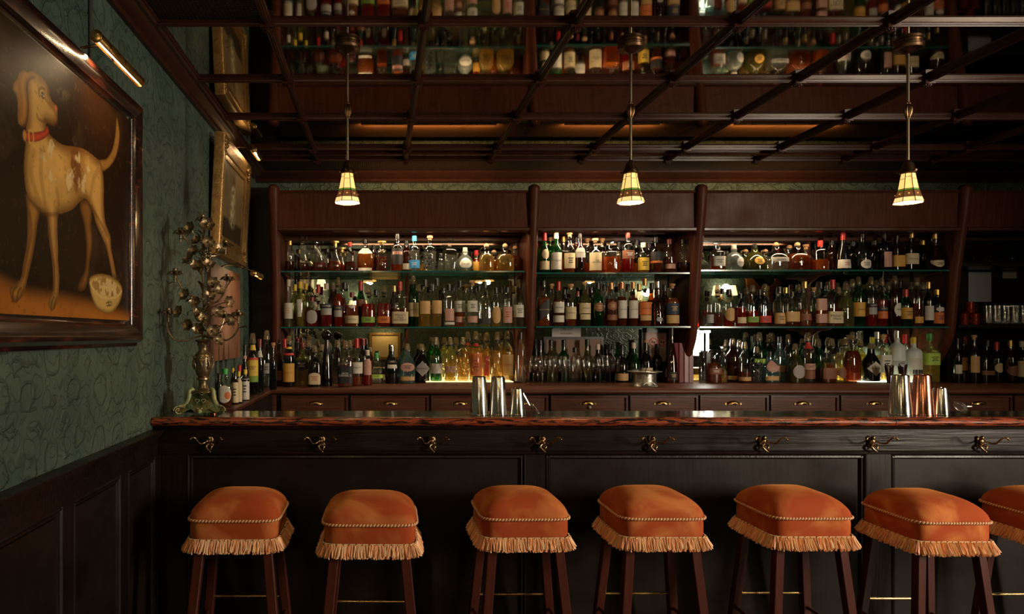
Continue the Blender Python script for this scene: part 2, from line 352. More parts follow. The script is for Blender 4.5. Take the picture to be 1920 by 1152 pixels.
struct(MB().box(XL-0.1, XL, YF-0.1, YB+0.1, 0, ZC+0.1).build('wall_left', GREEN, smooth=False))
struct(MB().box(XL, XR, YB, YB+0.1, 0, ZC+0.1).build('wall_back', GREEN, smooth=False))
struct(MB().box(XR, XR+0.1, YF-0.1, YB+0.1, 0, ZC+0.1).build('wall_right', GREEN, smooth=False))
wx0, wx1, wz0, wz1 = WX-0.21, WX+0.21, 1.10, 2.60
XS, YS2 = 3.2, 0.10              # unseen wall step, added to hold the key light's window closer to the bar
struct(MB().box(XL, XS, YF-0.1, YF, 0, ZC+0.1).build('wall_front', GREEN, smooth=False))
b_ = MB(); b_.box(XS, wx0, YS2-0.1, YS2, 0, ZC+0.1); b_.box(wx1, XR, YS2-0.1, YS2, 0, ZC+0.1); b_.box(wx0, wx1, YS2-0.1, YS2, 0, wz0); b_.box(wx0, wx1, YS2-0.1, YS2, wz1, ZC+0.1)
struct(b_.build('added_wall_bay', GREEN, smooth=False))
struct(MB().box(XS, XS+0.1, YF-0.1, YS2-0.1, 0, ZC+0.1).build('added_wall_return', GREEN, smooth=False))
win = sempty('added_window_1', ((wx0+wx1)/2, YS2-0.05, wz0))  # window added as a housing for the key light
f_ = MB(); hw = (wx1-wx0)/2; hh = wz1-wz0
f_.box(-hw, -hw+0.035, -0.04, 0.04, 0, hh); f_.box(hw-0.035, hw, -0.04, 0.04, 0, hh); f_.box(-hw, hw, -0.04, 0.04, 0, 0.05); f_.box(-hw, hw, -0.04, 0.04, hh-0.05, hh); f_.box(-hw, hw, -0.02, 0.02, hh*0.62, hh*0.62+0.03)
f_.build('window_frame', wood_black, win, smooth=False)
MB().box(-hw+0.03, hw-0.03, -0.004, 0.004, 0.05, hh*0.62).build('pane', glass_c, win, smooth=False)
MB().box(-hw+0.03, hw-0.03, -0.004, 0.004, hh*0.62+0.03, hh-0.05).build('pane', glass_c, win, smooth=False)
# floor: dark boards
fl = sempty('floor', (0, 0, 0))
nb = 34; bw = (XR-XL)/nb
board = MB().box(-bw/2+0.001, bw/2-0.001, YF, YB, -0.03, 0.0).mesh('board', False)
for k in range(nb): put('board', board, floor_m, fl, (XL+bw*(k+0.5), 0, 0))
MB().box(XL, XR, YF, YB, -0.08, -0.031).build('subfloor', plain_dark, fl, smooth=False)

# ---------------------------------------------------------------- mirrored coffered ceiling
ce = sempty('ceiling', (0, 0, 0))
MB().box(XL, XR, YF, YB, ZC+0.012, ZC+0.1).build('ceiling_slab', plain_dark, ce, smooth=False)
GX = [-0.925, -0.473, 0.180, 0.805, 1.478, 2.110, 2.765, 3.41, 4.06, 4.71, 5.36, 6.01, 6.66]
GY = [0.28, 0.92, 1.55, 2.19, 2.83, 3.46, 4.06, 4.73, 5.03]
rr = random.Random(3)
for i in range(len(GX)-1):
    for j in range(len(GY)-1):
        w2, d2 = (GX[i+1]-GX[i])/2-0.008, (GY[j+1]-GY[j])/2-0.008
        latt = (i == 0 and j == 3)
        p = MB().box(-w2, w2, -d2, d2, 0, 0.01).build('lattice_panel' if latt else 'mirror_pane', lattice_m if latt else mirror_ceil, ce,
              ((GX[i]+GX[i+1])/2, (GY[j]+GY[j+1])/2, ZC), smooth=False)
        if not latt: p.rotation_euler = (rr.uniform(-0.0012,0.0012), rr.uniform(-0.0012,0.0012), 0)
def moulding(half, drop):      # ribbed strip, across x z
    return [(-half,0),(-half,-drop*0.45),(-half*0.72,-drop*0.5),(-half*0.62,-drop*0.85),(-half*0.25,-drop*0.88),(-half*0.18,-drop),(half*0.18,-drop),(half*0.25,-drop*0.88),(half*0.62,-drop*0.85),(half*0.72,-drop*0.5),(half,-drop*0.45),(half,0)]
for y in GY:
    MB().prism([(y+a, ZC+b) for a, b in moulding(0.016, 0.022)], GX[0], GX[-1], 'YZ').build('cross_rail', wood_ceil, ce, ang=25)
for x in GX[1:-1]:
    MB().prism([(x+a, ZC+b) for a, b in moulding(0.017, 0.026)], GY[0], GY[-1], 'XZ').build('long_rail', wood_ceil, ce, ang=25)
bm_ = MB(); bm_.box(-0.026, 0.026, -0.026, 0.026, -0.034, 0); bm_.box(-0.030, 0.030, -0.018, 0.018, -0.028, -0.002)
bm_.lathe([(0.0005,-0.047),(0.009,-0.045),(0.013,-0.039),(0.018,-0.034)], 12)
for k in range(10): bm_.sphere((0.017*math.cos(k*PI/5), 0.017*math.sin(k*PI/5), -0.036), 0.0042, 6, 4)
boss = bm_.mesh('boss')
for x in GX[1:-1]:
    for y in GY: put('boss', boss, wood_ceil, ce, (x, y, ZC))
# mouldings beyond the last mirrored row: strip, pressed lattice band, crown
MB().prism([(4.84,ZC),(4.84,ZC-0.012),(4.86,ZC-0.02),(4.885,ZC-0.012),(4.885,ZC)], GX[0], GX[-1], 'YZ').build('ceiling_bead', wood_ceil, ce, ang=25)
MB().box(GX[0], XR, 5.046, 5.40, ZC-0.006, ZC+0.01).build('lattice_band', lattice_m, ce, smooth=False)
MB().prism([(5.38,ZC),(5.38,ZC-0.018),(5.41,ZC-0.022),(5.44,ZC-0.036),(5.49,ZC-0.045),(5.50,ZC-0.062),(5.55,ZC-0.066),(5.55,ZC)], XL, XR, 'YZ').build('trim_1', wood_ceil, None, ang=25)['kind'] = 'structure'
MB().prism([(XL,ZC-0.066),(-0.995,ZC-0.066),(-0.990,ZC-0.050),(-0.972,ZC-0.044),(-0.945,ZC-0.022),(-0.930,ZC-0.020),(-0.922,ZC-0.012),(-0.915,ZC-0.012),(-0.915,ZC+0.01),(XL,ZC+0.01)], YF, 5.40, 'XZ').build('trim_2', wood_ceil, None, ang=25)['kind'] = 'structure'
# ---------------------------------------------------------------- wainscot on the green wall
wa = sempty('trim_3', (XL, 0, 0))
ZW = 1.062
MB().prism([(0,ZW),(0.051,ZW),(0.053,ZW-0.004),(0.051,ZW-0.015),(0.044,ZW-0.018),(0.042,ZW-0.03),(0.028,ZW-0.036),(0.025,ZW-0.06),(0,ZW-0.06)], YF, 3.02, 'XZ').build('dado_cap', wood_black, wa, ang=25)
MB().box(0, 0.012, YF, 3.02, 0, ZW-0.055).build('backing_board', wood_blackv, wa, smooth=False)
MB().box(0.012, 0.026, YF, 3.02, ZW-0.115, ZW-0.058).build('top_rail', wood_black, wa, smooth=False)
MB().box(0.012, 0.026, YF, 3.02, 0.0, 0.20).build('bottom_rail', wood_black, wa, smooth=False)
edges = [-1.6, -1.12, -0.64, -0.16, 0.32, 0.78, 1.25, 1.72, 2.195, 2.667, 3.06]
def bead_frame(y0, y1, z0, z1, wd, x0, x1):
    b = MB()
    prof = [(0,x0),(0,x1),(wd*0.25,x1+0.004),(wd*0.5,x1-0.002),(wd*0.75,x1-0.001),(wd,x0)]
    for (ya, yb, za, zb, s) in ((y0,y0,z0,z1,1),(y1,y1,z0,z1,-1)):
        b.prism([(x, ya+s*t) for t, x in prof], za, zb, 'XY')
    for (za, s) in ((z0,1),(z1,-1)):
        b.prism([(x, za+s*t) for t, x in prof], y0, y1, 'XZ')
    return b
for e in edges: MB().box(0.012, 0.026, e-0.072, e, 0.2, ZW-0.115).build('stile', wood_blackv, wa, smooth=False)
for a, b2 in zip(edges[:-1], edges[1:]):
    bead_frame(a, b2-0.072, 0.2, ZW-0.115, 0.03, 0.012, 0.024).build('panel_bead', wood_blackv, wa, ang=25)
    MB().box(0.0125, 0.017, a+0.03, b2-0.102, 0.23, ZW-0.145).build('panel', wood_panel, wa, smooth=False)
# ================================================================ BACK BAR CABINET
ZK = 1.12                       # top of the back counter
YS = 5.05                       # front edge of the glass shelves
YM = 5.38                       # mirror plane
bb = thing('back_bar_cabinet', 'tall dark mahogany back bar with mirrors and glass bottle shelves', 'cabinet', (0, 5.2, ZK))
def L(y): return y-5.2
PX_ = [PX(512,4.93), PX(1003,4.93), PX(1318,4.93), PX(1816,4.93), 6.2]
Z1 = [PZ(508,YS), PZ(511,YS), PZ(506,YS)]      # upper shelf per bay
Z2 = [PZ(613,YS), PZ(612,YS), PZ(612.5,YS)]    # lower shelf per bay
ZHB, ZHT = PZ(430,5.0), PZ(361,5.0)
def zz(z): return z-ZK
# posts: a plank partition with a rounded, forward-leaning front edge and bulbous head
for i, x in enumerate(PX_):
    front = [(5.26,ZK+0.03),(5.22,ZK+0.12),(5.10,ZK+0.30),(5.065,ZK+0.42),(5.03,ZK+0.75),(4.985,ZK+1.05),(4.95,ZK+1.25),(4.93,ZK+1.42)]
    if i == 0: front = [(5.06,ZK+0.002),(5.05,ZK+0.3),(5.03,ZK+0.75),(4.985,ZK+1.05),(4.95,ZK+1.25),(4.93,ZK+1.42)]
    poly = [(L(y)+0.02, zz(z)) for y, z in front]+[(L(YM)-0.001, zz(ZK+1.40)), (L(YM)-0.001, 0)]
    p = MB().prism(poly, x-0.026, x+0.026, 'YZ').build('post', wood_red, bb, ang=30)
    path = [(x, L(y)+0.028, zz(z)) for y, z in catmull([np.array(q) for q in front], 4)]
    n = len(path); rad = [0.034+0.010*(k/(n-1))**2 for k in range(n)]
    b = MB().tube(path, rad, 14)
    tx, ty, tz = path[-1]; b.sphere((tx, ty, tz), rad[-1], 14, 10, 0.75)
    b.build('rounded_edge', wood_red, p, ang=60)
# bays
BX = [(PX_[0]+0.03, PX_[1]-0.03), (PX_[1]+0.03, PX_[2]-0.03), (PX_[2]+0.03, PX_[3]-0.03), (PX_[3]+0.03, PX_[4]-0.03)]
shelf_edge = pbr('glass_shelf_edge', (0.014,0.10,0.085), 0.12, spec=0.8)
shelf_glass = glassy('glass_shelf', (0.86,0.94,0.90), (0.35,0.60,0.54), 0.10, 0.02, (0.20,0.36,0.30), 0.06)
for k, (x0, x1) in enumerate(BX):
    # header panel, leaning a little, with beads top and bottom
    MB().prism([(L(4.985),zz(ZHB)),(L(4.965),zz(ZHT)),(L(5.00),zz(ZHT)),(L(5.02),zz(ZHB))], x0, x1, 'YZ').build('header_panel', wood_red, bb, smooth=False)
    MB().prism([(L(4.955),zz(ZHT)-0.012),(L(4.948),zz(ZHT)-0.004),(L(4.952),zz(ZHT)+0.006),(L(5.01),zz(ZHT)+0.006),(L(5.01),zz(ZHT)-0.012)], x0, x1, 'YZ').build('top_bead', wood_redh, bb, ang=25)
    MB().prism([(L(4.978),zz(ZHB)+0.012),(L(4.966),zz(ZHB)+0.004),(L(4.968),zz(ZHB)-0.012),(L(4.99),zz(ZHB)-0.020),(L(5.03),zz(ZHB)-0.020),(L(5.03),zz(ZHB)+0.012)], x0, x1, 'YZ').build('bottom_bead', wood_redh, bb, ang=25)
    # recessed soffit boards under the header
    for (ya, yb, dz) in ((5.03,5.13,0.052),(5.13,5.22,0.036),(5.22,5.30,0.008),(5.30,5.375,-0.030)):
        MB().box(x0, x1, L(ya), L(yb), zz(ZHB)+dz-0.012, zz(ZHB)+dz+0.012).build('soffit_board', wood_redh, bb, smooth=False)
    MB().box(x0-0.03, x1+0.03, L(5.0), L(YM), zz(ZHT)-0.012, zz(ZHT)-0.001).build('cabinet_roof', pbr('dusty_roof_board_%d'%k,(0.16,0.075,0.03),0.6,noise=((0.10,0.045,0.02),(4,6,6),0.3,0.8)), bb, smooth=False)
    # back: mirrors between slim stiles
    zt = zz(PZ(452,YM)) if k < 3 else zz(PZ(470, YM))
    cuts = {0:[x0, 0.196, x1], 1:[x0, x1], 2:[x0, 3.36, x1], 3:[x0, x1]}[k]
    if k < 3:
        for a, c in zip(cuts[:-1], cuts[1:]):
            MB().box(a+0.012, c-0.012, L(YM), L(YM)+0.008, 0.002, zt).build('mirror_panel', mirror_back, bb, smooth=False)
        for c in cuts: MB().box(c-0.014, c+0.014, L(YM)-0.014, L(YM)+0.004, 0.0, zt+0.05).build('mirror_stile', wood_red, bb, smooth=False)
    MB().box(x0-0.03, x1+0.03, L(YM)+0.010, L(YM)+0.030, 0.0, zz(ZHT)-0.014).build('back_board', wood_black if k == 3 else wood_red, bb, smooth=False)
    if k < 3:
        # glass shelves with ground edges, on brass pegs
        for zs in (Z1[k], Z2[k]):
            xe0, xe1 = x0+0.004, x1-0.004
            b = MB(); b.box(xe0, xe1, L(YS), L(YM)-0.016, zz(zs)-0.011, zz(zs)); b.m = [0,0,1,1,1,1]
            me = b.mesh('glass_shelf', False); me.materials.append(shelf_glass); me.materials.append(shelf_edge)
            g = put('glass_shelf', me, None, bb)
            for xb in (xe0+0.02, xe1-0.02, (cuts[1] if len(cuts) == 3 else None)):
                if xb is None: continue
                MB().prism([(L(5.36),zz(zs)-0.013),(L(5.10),zz(zs)-0.013),(L(5.11),zz(zs)-0.022),(L(5.24),zz(zs)-0.035),(L(5.34),zz(zs)-0.075),(L(5.36),zz(zs)-0.09)], xb-0.006, xb+0.006, 'YZ').build('shelf_bracket', wood_red, bb, ang=30)
    else:
        for zs in (PZ(494,YS), PZ(609,YS)):
            MB().box(x0, x1, L(YS), L(YM), zz(zs)-0.022, zz(zs)).build('wood_shelf', wood_black, bb, smooth=False)
Z4 = [PZ(494,YS), PZ(609,YS)]
MB().box(XL+0.004-0, PX_[0]-0.03, L(5.30), L(5.33), 0.0, zz(PZ(352,5.3))).build('side_panel', wood_black, bb, smooth=False)
# small warm lamps tucked behind the header of each bay
lamp_em = pbr('warm_lamp_tube', (1,0.7,0.4), 0.4, emit=(1.0,0.42,0.10), estr=0.8)
cool_em = pbr('white_lamp_tube', (1,1,1), 0.4, emit=(1.0,0.97,0.90), estr=14.0)
for nm, xs, pw in (('corner', (0.32,), 9.0), ('middle', (1.62,), 6.0), ('long', (2.95,), 5.0)):
    for xx in xs:
        s_ = thing('strip_lamp', {'corner':'small warm lamp tube behind header of bay beside green wall','middle':'small warm lamp tube behind header of narrow middle bay','long':'small warm lamp tube behind header of wide dim bay'}[nm], 'lamp', (xx, 5.052, ZHB+0.010))
        hl = {'corner':0.62,'middle':0.36,'long':0.42}[nm]
        MB().box(-hl-0.02, hl+0.02, -0.012, 0.012, -0.004, 0.012).build('fixture', brass_dark, s_, smooth=False)
        MB().lathe([(0.006,-hl),(0.006,hl)], 8, (0,0,-0.009), axis='X').build('tube', lamp_em, s_)
        a_ = area('strip_light', (0,0,-0.017), (0,-0.05,-1.0), 2*hl, 0.012, pw, (1.0,0.74,0.45)); a_.parent = s_
# upright white lamp beside the third post, in front of the mirror
s_ = thing('tube_lamp', 'upright white lamp tube behind bottles at start of wide dim bay', 'lamp', (PX(1327,5.33), 5.335, PZ(661,5.33)))
MB().lathe([(0.013,0),(0.013,0.012)], 10).build('socket', steel, s_)
MB().lathe([(0.011,0.012),(0.011,0.15),(0.022,0.155),(0.022,0.17)], 10).build('tube', cool_em, s_)
point('tube_light', (0,-0.03,0.10), 1.6, (1.0,0.95,0.85), 0.02, s_)
MB().box(-0.016, 0.016, -0.02, 0.02, -(PZ(661,5.33)-ZK), 0.0).build('stand', black_pl, s_, smooth=False)
# lamps on the roof of the cabinet that wash it with warm light
for xx, wd in ((0.35,1.0),(1.7,0.7),(3.0,0.8)):
    s_ = thing('roof_lamp', {0.35:'low warm lamp tube on cabinet roof above bay beside green wall',1.7:'low warm lamp tube on cabinet roof above middle bay',3.0:'low warm lamp tube on cabinet roof above wide dim bay'}[xx], 'lamp', (xx, 5.03, ZHT-0.001))
    MB().box(-wd/2, wd/2, -0.010, 0.010, 0, 0.012).build('fixture', brass_dark, s_, smooth=False)
    a_ = area('roof_light', (0,0.012,0.03), (0,1.0,-0.12), wd, 0.02, 4.5*wd, (1.0,0.52,0.18)); a_.parent = s_
# ---------------------------------------------------------------- back counter with drawers
bc = thing('back_counter', 'mahogany back counter with a row of brass-pulled drawers', 'counter', (0, 4.6, 0))
YD = 4.60
nose = [(0,0),(-0.012,-0.004),(-0.020,-0.014),(-0.020,-0.026),(-0.012,-0.036),(0,-0.040)]
MB().prism([(0.80,ZK)]+[(a, ZK+b) for a, b in nose]+[(0.80,ZK-0.040)], -0.80, 6.6, 'YZ').build('counter_top', wood_drawer, bc, ang=30)
MB().box(-0.713, 6.6, 0.06, 0.78, 0.0, ZK-0.041).build('carcass', wood_black, bc, smooth=False)
MB().box(-0.80, -0.714, 0.05, 0.78, 0.0, ZK-0.041).build('end_post', wood_drawer, bc, smooth=False)
DR = [(528,653),(658,804),(808,914),(918,1027),(1032,1176),(1180,1307),(1311,1439),(1443,1570),(1574,1700),(1704,1770),(1774,1894),(1898,2010)]
pulls = {0:592,1:731,2:862,3:975,4:1103,5:1242,6:1375,7:1505,8:1640,10:1836,11:1954}
zb0, zb1 = 0.945, ZK-0.052
bcup = MB()
for k in range(9):
    pass
def cup_pull():
    b = MB(); n = 12; vs = []; fs = []
    for i in range(n+1):
        a = PI*i/n
        for j in range(5):
            c = (PI/2)*j/4
            vs.append((0.046*math.cos(a)*(0.35+0.65*math.sin(c) if j else 0.35), -0.020*math.cos(c)-0.002, 0.024*math.sin(a)*(0.35+0.65*math.sin(c) if j else 0.35)-0.006))
    for i in range(n):
        for j in range(4): fs.append((i*5+j, (i+1)*5+j, (i+1)*5+j+1, i*5+j+1))
    b.add(vs, fs); b.box(-0.056, -0.044, -0.004, 0.0, -0.010, 0.002); b.box(0.044, 0.056, -0.004, 0.0, -0.010, 0.002)
    return b.mesh('cup_pull', ang=70)
cup = cup_pull()
for k, (a, c) in enumerate(DR):
    x0, x1 = PX(a, 4.64), PX(c, 4.64); xm = (x0+x1)/2
    d = MB().box(x0-xm+0.012, x1-xm-0.012, 0.0, 0.05, zb0+0.010, zb1-0.010).build('drawer', wood_drawer, bc, (xm, 0.034, 0), smooth=False)
    fr = MB(); hw = (x1-x0)/2
    for (u0,u1,v0,v1) in ((-hw,-hw+0.014,zb0,zb1),(hw-0.014,hw,zb0,zb1),(-hw+0.014,hw-0.014,zb0,zb0+0.014),(-hw+0.014,hw-0.014,zb1-0.014,zb1)):
        fr.box(u0,u1,-0.012,0.012,v0,v1)
    fr.build('drawer_bead', wood_redh, d, smooth=False)
    if k in pulls: put('drawer_pull', cup, brass if k != 4 else brass_dark, d, (PX(pulls[k],4.63)-xm, -0.001, PZ(757,4.62)))
put('white_knob', MB().sphere((0,0,0), 0.010, 12, 8).mesh('white_knob'), LAB['white'], bc, (PX(1108,4.6), 0.022, PZ(765,4.6)))
tagp = bc.children[-1]; tagp.name = 'knob'
# ---------------------------------------------------------------- side shelf along the green wall
sl = thing('side_shelf', 'narrow dark shelf along green wall joining the two counters', 'shelf', (XL, 3.3, 0))
MB().prism([(0.0,ZK),(0.30,ZK),(0.304,ZK-0.006),(0.302,ZK-0.02),(0.0,ZK-0.02)], 0.0, 1.27, 'XZ').build('shelf_board', wood_redh, sl, ang=25)
MB().box(0.0, 0.285, 0.005, 1.265, 0.0, ZK-0.021).build('cupboard_side', wood_black, sl, smooth=False)
# lit risers below two groups of bottles
riser_em = pbr('lit_acrylic_warm', (0.9,0.8,0.5), 0.4, emit=(1.0,0.74,0.34), estr=1.6)
riser_em2 = pbr('lit_acrylic_white', (0.9,0.9,0.7), 0.4, emit=(0.95,1.0,0.72), estr=2.2)
RIS = {}
for nm, xa, xc, em, pw, colr, lab in (('w',796,958,riser_em,3.0,(1.0,0.72,0.33),'thin glowing amber riser under spirit bottles behind wine glasses'),('c',1592,1722,riser_em2,2.6,(0.95,1.0,0.75),'thin glowing pale riser under bottles by the straw cups')):
    x0, x1 = PX(xa,5.2), PX(xc,5.2)
    r_ = thing('light_riser', lab, 'light box', ((x0+x1)/2, 5.22, ZK))
    MB().box((x0-x1)/2, (x1-x0)/2, -0.14, 0.14, 0.0, 0.006).build('tray', black_pl, r_, smooth=False)
    MB().box((x0-x1)/2+0.004, (x1-x0)/2-0.004, -0.136, 0.136, 0.006, 0.012).build('diffuser', em, r_, smooth=False)
    a_ = area('riser_light', (0, 0.10, 0.014), (0, 0.0, 1.0), x1-x0, 0.06, pw, colr); a_.parent = r_
# ================================================================ BOTTLES
def prof_of(shape, r, H):
    rn = min(r*0.42, 0.0165)
    P = {
     'std':  [(.90*r,0),(r,.018),(r,.56),(.96*r,.61),(.74*r,.67),(1.25*rn,.73),(rn,.78),(rn,.90)],
     'cyl':  [(.92*r,0),(r,.015),(r,.62),(.97*r,.66),(.80*r,.705),(.5*r,.735),(1.15*rn,.76),(rn,.79),(rn,.90)],
     'tall': [(.92*r,0),(r,.015),(r,.50),(.97*r,.55),(.78*r,.61),(1.3*rn,.68),(rn,.74),(rn,.92)],
     'wine': [(.93*r,0),(r,.02),(r,.44),(.93*r,.50),(.74*r,.57),(.52*r,.64),(1.15*rn,.71),(rn,.78),(rn,.94)],
     'bord': [(.93*r,0),(r,.02),(r,.58),(.94*r,.63),(.62*r,.69),(1.1*rn,.73),(rn,.78),(rn,.94)],
     'cone': [(.95*r,0),(r,.02),(.97*r,.15),(.80*r,.42),(.58*r,.58),(1.2*rn,.70),(rn,.78),(rn,.90)],
     'dec':  [(.70*r,0),(.88*r,.04),(r,.16),(.97*r,.26),(.78*r,.40),(.52*r,.53),(1.15*rn,.64),(rn,.72),(1.25*rn,.84)],
     'vcon': [(.62*r,0),(.68*r,.02),(.80*r,.30),(r,.62),(.92*r,.66),(.5*r,.70),(rn,.74),(rn,.90)],
     'globe':[(.55*r,0),(.72*r,.04),(.93*r,.16),(r,.30),(.95*r,.45),(.76*r,.58),(.48*r,.67),(1.3*rn,.71),(1.3*rn,.82)],
     'squat':[(.95*r,0),(r,.03),(r,.40),(.95*r,.50),(.74*r,.60),(.46*r,.68),(1.3*rn,.74),(1.2*rn,.84)],
     'bell': [(.97*r,0),(r,.03),(.95*r,.30),(.84*r,.46),(.62*r,.58),(.42*r,.66),(1.4*rn,.72),(1.3*rn,.82)],
     'sq':   [(.97*r,0),(r,.02),(r,.60),(.93*r,.645),(.6*r,.68),(1.2*rn,.72),(rn,.76),(rn,.90)],
     'flask':[(.90*r,0),(.97*r,.03),(r,.30),(.97*r,.52),(.80*r,.62),(.48*r,.69),(1.2*rn,.74),(rn,.80),(rn,.90)],
    }[shape]
    return [(a, b*H) for a, b in P], rn
SEC = dict(sq=5.0, flask=2.6, squat=3.2); DEP = dict(flask=0.62)
def sec_pt(shape, r, th):
    n = SEC.get(shape, 2.0); d = DEP.get(shape, 1.0); ca, sa = math.cos(th), math.sin(th)
    q = 1.0 if n == 2.0 else (abs(ca)**n+abs(sa)**n)**(-1.0/n)
    return (r*q*ca, r*q*sa*d)
def r_at(prof, z):
    for (r0, z0), (r1, z1) in zip(prof[:-1], prof[1:]):
        if z0 <= z <= z1: return r0+(r1-r0)*((z-z0)/max(z1-z0, 1e-6))
    return prof[-1][0]
TXT = {}
def text_geo(s):
    if s not in TXT:
        c = bpy.data.curves.new('t', 'FONT'); c.body = s; c.size = 1.0; c.align_x = 'CENTER'; c.align_y = 'CENTER'; c.resolution_u = 2
        c.space_line = 0.85
        o = bpy.data.objects.new('t', c); me = bpy.data.meshes.new_from_object(o)
        vs = [tuple(v.co) for v in me.vertices]; fs = [tuple(p.vertices) for p in me.polygons]
        bpy.data.objects.remove(o); bpy.data.curves.remove(c); bpy.data.meshes.remove(me)
        w_ = max((abs(v[0]) for v in vs), default=0.5)*2; h_ = max((abs(v[1]) for v in vs), default=0.5)*2
        TXT[s] = (vs, fs, w_, h_)
    return TXT[s]
def flat_text(s, width, height, name, mat, parent, fn):
    """lettering laid on a surface; fn maps (u right, v up) to a point"""
    vs, fs, w_, h_ = text_geo(s); k = min(width/w_, height/h_)
    b = MB(); b.add([fn(v[0]*k, v[1]*k) for v in vs], fs)
    return b.build(name, mat, parent, smooth=False, fix=False)
def bottle(loc, W, H, shape, glass, liq, fill, cap, labels, name, label, cat, group=None, rz=0.0, lattice=False):
    t = thing(name, label, cat, loc, rz, group)
    r = W/2; prof, rn = prof_of(shape, r, H); n = 20
    sec, dep = SEC.get(shape, 2.0), DEP.get(shape, 1.0)
    MB().lathe(prof, n, sec=sec, dep=dep).build('glass_body', GLASS[glass], t, ang=50)
    if liq and glass not in 'kf':
        zf = fill*prof[-3][1]/0.75
        zf = min(fill*H*0.78, prof[-2][1])
        ip = [(max(a*0.90, a-0.004), z+0.004) for a, z in prof if z+0.004 < zf-0.002]
        ip.append((max(r_at(prof, zf)*0.90, 0.002), zf))
        MB().lathe(ip, 16, sec=sec, dep=dep).build('liquid', LIQ[liq], t, ang=50)
    # closure
    zt = prof[-1][1]
    if cap == 'p':
        zs = H*0.835
        MB().lathe([(rn*1.02,zs-0.012),(rn*1.12,zs-0.010),(rn*1.12,zs-0.002),(rn*1.02,zs)], 12).build('spout_collar', CAPM['k'], t)
        MB().lathe([(rn*1.38,zs),(rn*1.22,zs+0.3*(H-zs)),(rn*0.92,H*0.985),(rn*0.55,H)], 14).build('spout_cover', dustcap, t)
    elif cap == 'b':
        MB().lathe([(rn*1.2,zt-0.002),(rn*1.2,zt+0.008)], 12).build('neck_band', CAPM['k'], t)
        rb = max((H-zt-0.006)/2, rn*1.2)
        MB().sphere((0,0,H-rb), rb, 12, 8).build('round_stopper', CAPM['c'], t)
    elif cap == 't':
        MB().lathe([(rn*0.9,zt-0.004),(rn*1.5,zt+0.004),(rn*2.0,zt+0.010),(rn*2.1,H-0.006),(rn*1.5,H)], 10).build('glass_stopper', glass_c, t, ang=30)
    elif cap == 'K':
        MB().sphere((0,0,H-r*0.95), r*0.95, 16, 10).build('ball_stopper', glass_k, t)
    elif cap == 'e':
        MB().lathe([(rn*1.0,zt-0.004),(rn*1.0,H-0.014),(rn*2.0,H-0.012),(rn*2.0,H-0.003),(rn*1.8,H)], 12).build('flat_stopper', CAPM['g'], t, ang=30)
    elif cap == 'c':
        MB().lathe([(rn*0.85,zt-0.004),(rn*0.9,H-0.018),(rn*1.35,H-0.017),(rn*1.35,H-0.002),(rn*1.25,H)], 12).build('cork_stopper', CAPM['c'], t, ang=30)
    else:
        z0 = H*0.85 if cap != 'r' else H*0.80
        MB().lathe([(max(r_at(prof,z0),rn)+0.0012,z0),(rn+0.0012,zt-0.01),(rn+0.0014,H-0.004),(rn*0.85,H)], 12).build('cap', CAPM[cap], t, ang=35)
    # labels: (v0, v1, width fraction of half-turn, colour, text, ink, kind)
    for lb in labels:
        v0, v1, wf, colr = lb[:4]; txt = lb[4] if len(lb) > 4 else None; ik = lb[5] if len(lb) > 5 else 'k'; kind = lb[6] if len(lb) > 6 else 'rect'
        th0 = lb[7] if len(lb) > 7 else 0.0
        z0, z1 = v0*H, v1*H; half = wf*PI/2
        def surf(th, z, off=0.0009):
            rr_ = r_at(prof, z)+off
            x, y = sec_pt(shape, rr_, -PI/2+th+th0); return (x, y, z)
        b = MB(); nu, nv = 12, (6 if kind == 'rect' else 16); vs = []; fs = []
        for j in range(nv+1):
            v = j/nv; z = z0+(z1-z0)*v
            if kind == 'oval': s = math.sqrt(max(1e-4, 1-(2*v-1)**2))
            elif kind == 'dia': s = max(0.02, 1-abs(2*v-1))
            elif kind == 'arch': s = 1.0 if v < 0.6 else math.sqrt(max(1e-4, 1-((v-0.6)/0.4)**2))*0.85+0.15
            elif kind == 'slant': s = 1.0
            elif kind == 'heart': s = min(1.0, 0.1+1.1*v**0.6)
            else: s = 1.0
            for i in range(nu+1):
                u = 2*i/nu-1
                dz = (0.22*(z1-z0)*u*2 if kind == 'slant' else 0.0)
                vs.append(surf(u*half*s, z+dz))
        for j in range(nv):
            for i in range(nu): fs.append((j*(nu+1)+i, j*(nu+1)+i+1, (j+1)*(nu+1)+i+1, (j+1)*(nu+1)+i))
        lo = b.add(vs, fs).build('label', LAB[colr], t, fix=False)
        if txt == '=':                 # small print too fine to read: a few ruled lines
            b = MB(); R = max(r, 0.01); zc = (z0+z1)/2; hz = (z1-z0)
            wl = min(0.55, half*0.6)
            for q, (dz, ww) in enumerate(((0.16,0.9),(0.02,0.6),(-0.12,0.75))):
                vs = []
                for zz_ in (zc+dz*hz-0.028*hz, zc+dz*hz+0.028*hz):
                    for i in range(7): vs.append(surf(wl*ww*(2*i/6-1), zz_, 0.0014))
                b.add(vs, [(i, i+1, 8+i, 7+i) for i in range(6)])
            b.build('small_print', INK[ik], lo, smooth=False, fix=False)
        elif txt:
            R = max(r, 0.01); zc = (z0+z1)/2
            sl = 0.44*(1 if kind == 'slant' else 0)
            flat_text(txt, min(1.45*R, 2*half*R*(0.86 if kind in ('rect','slant') else 0.66)), (z1-z0)*(0.62 if '\n' in txt else 0.42), 'lettering', INK[ik], lo,
                      lambda u, v: surf(u/R, zc+v, 0.0016))
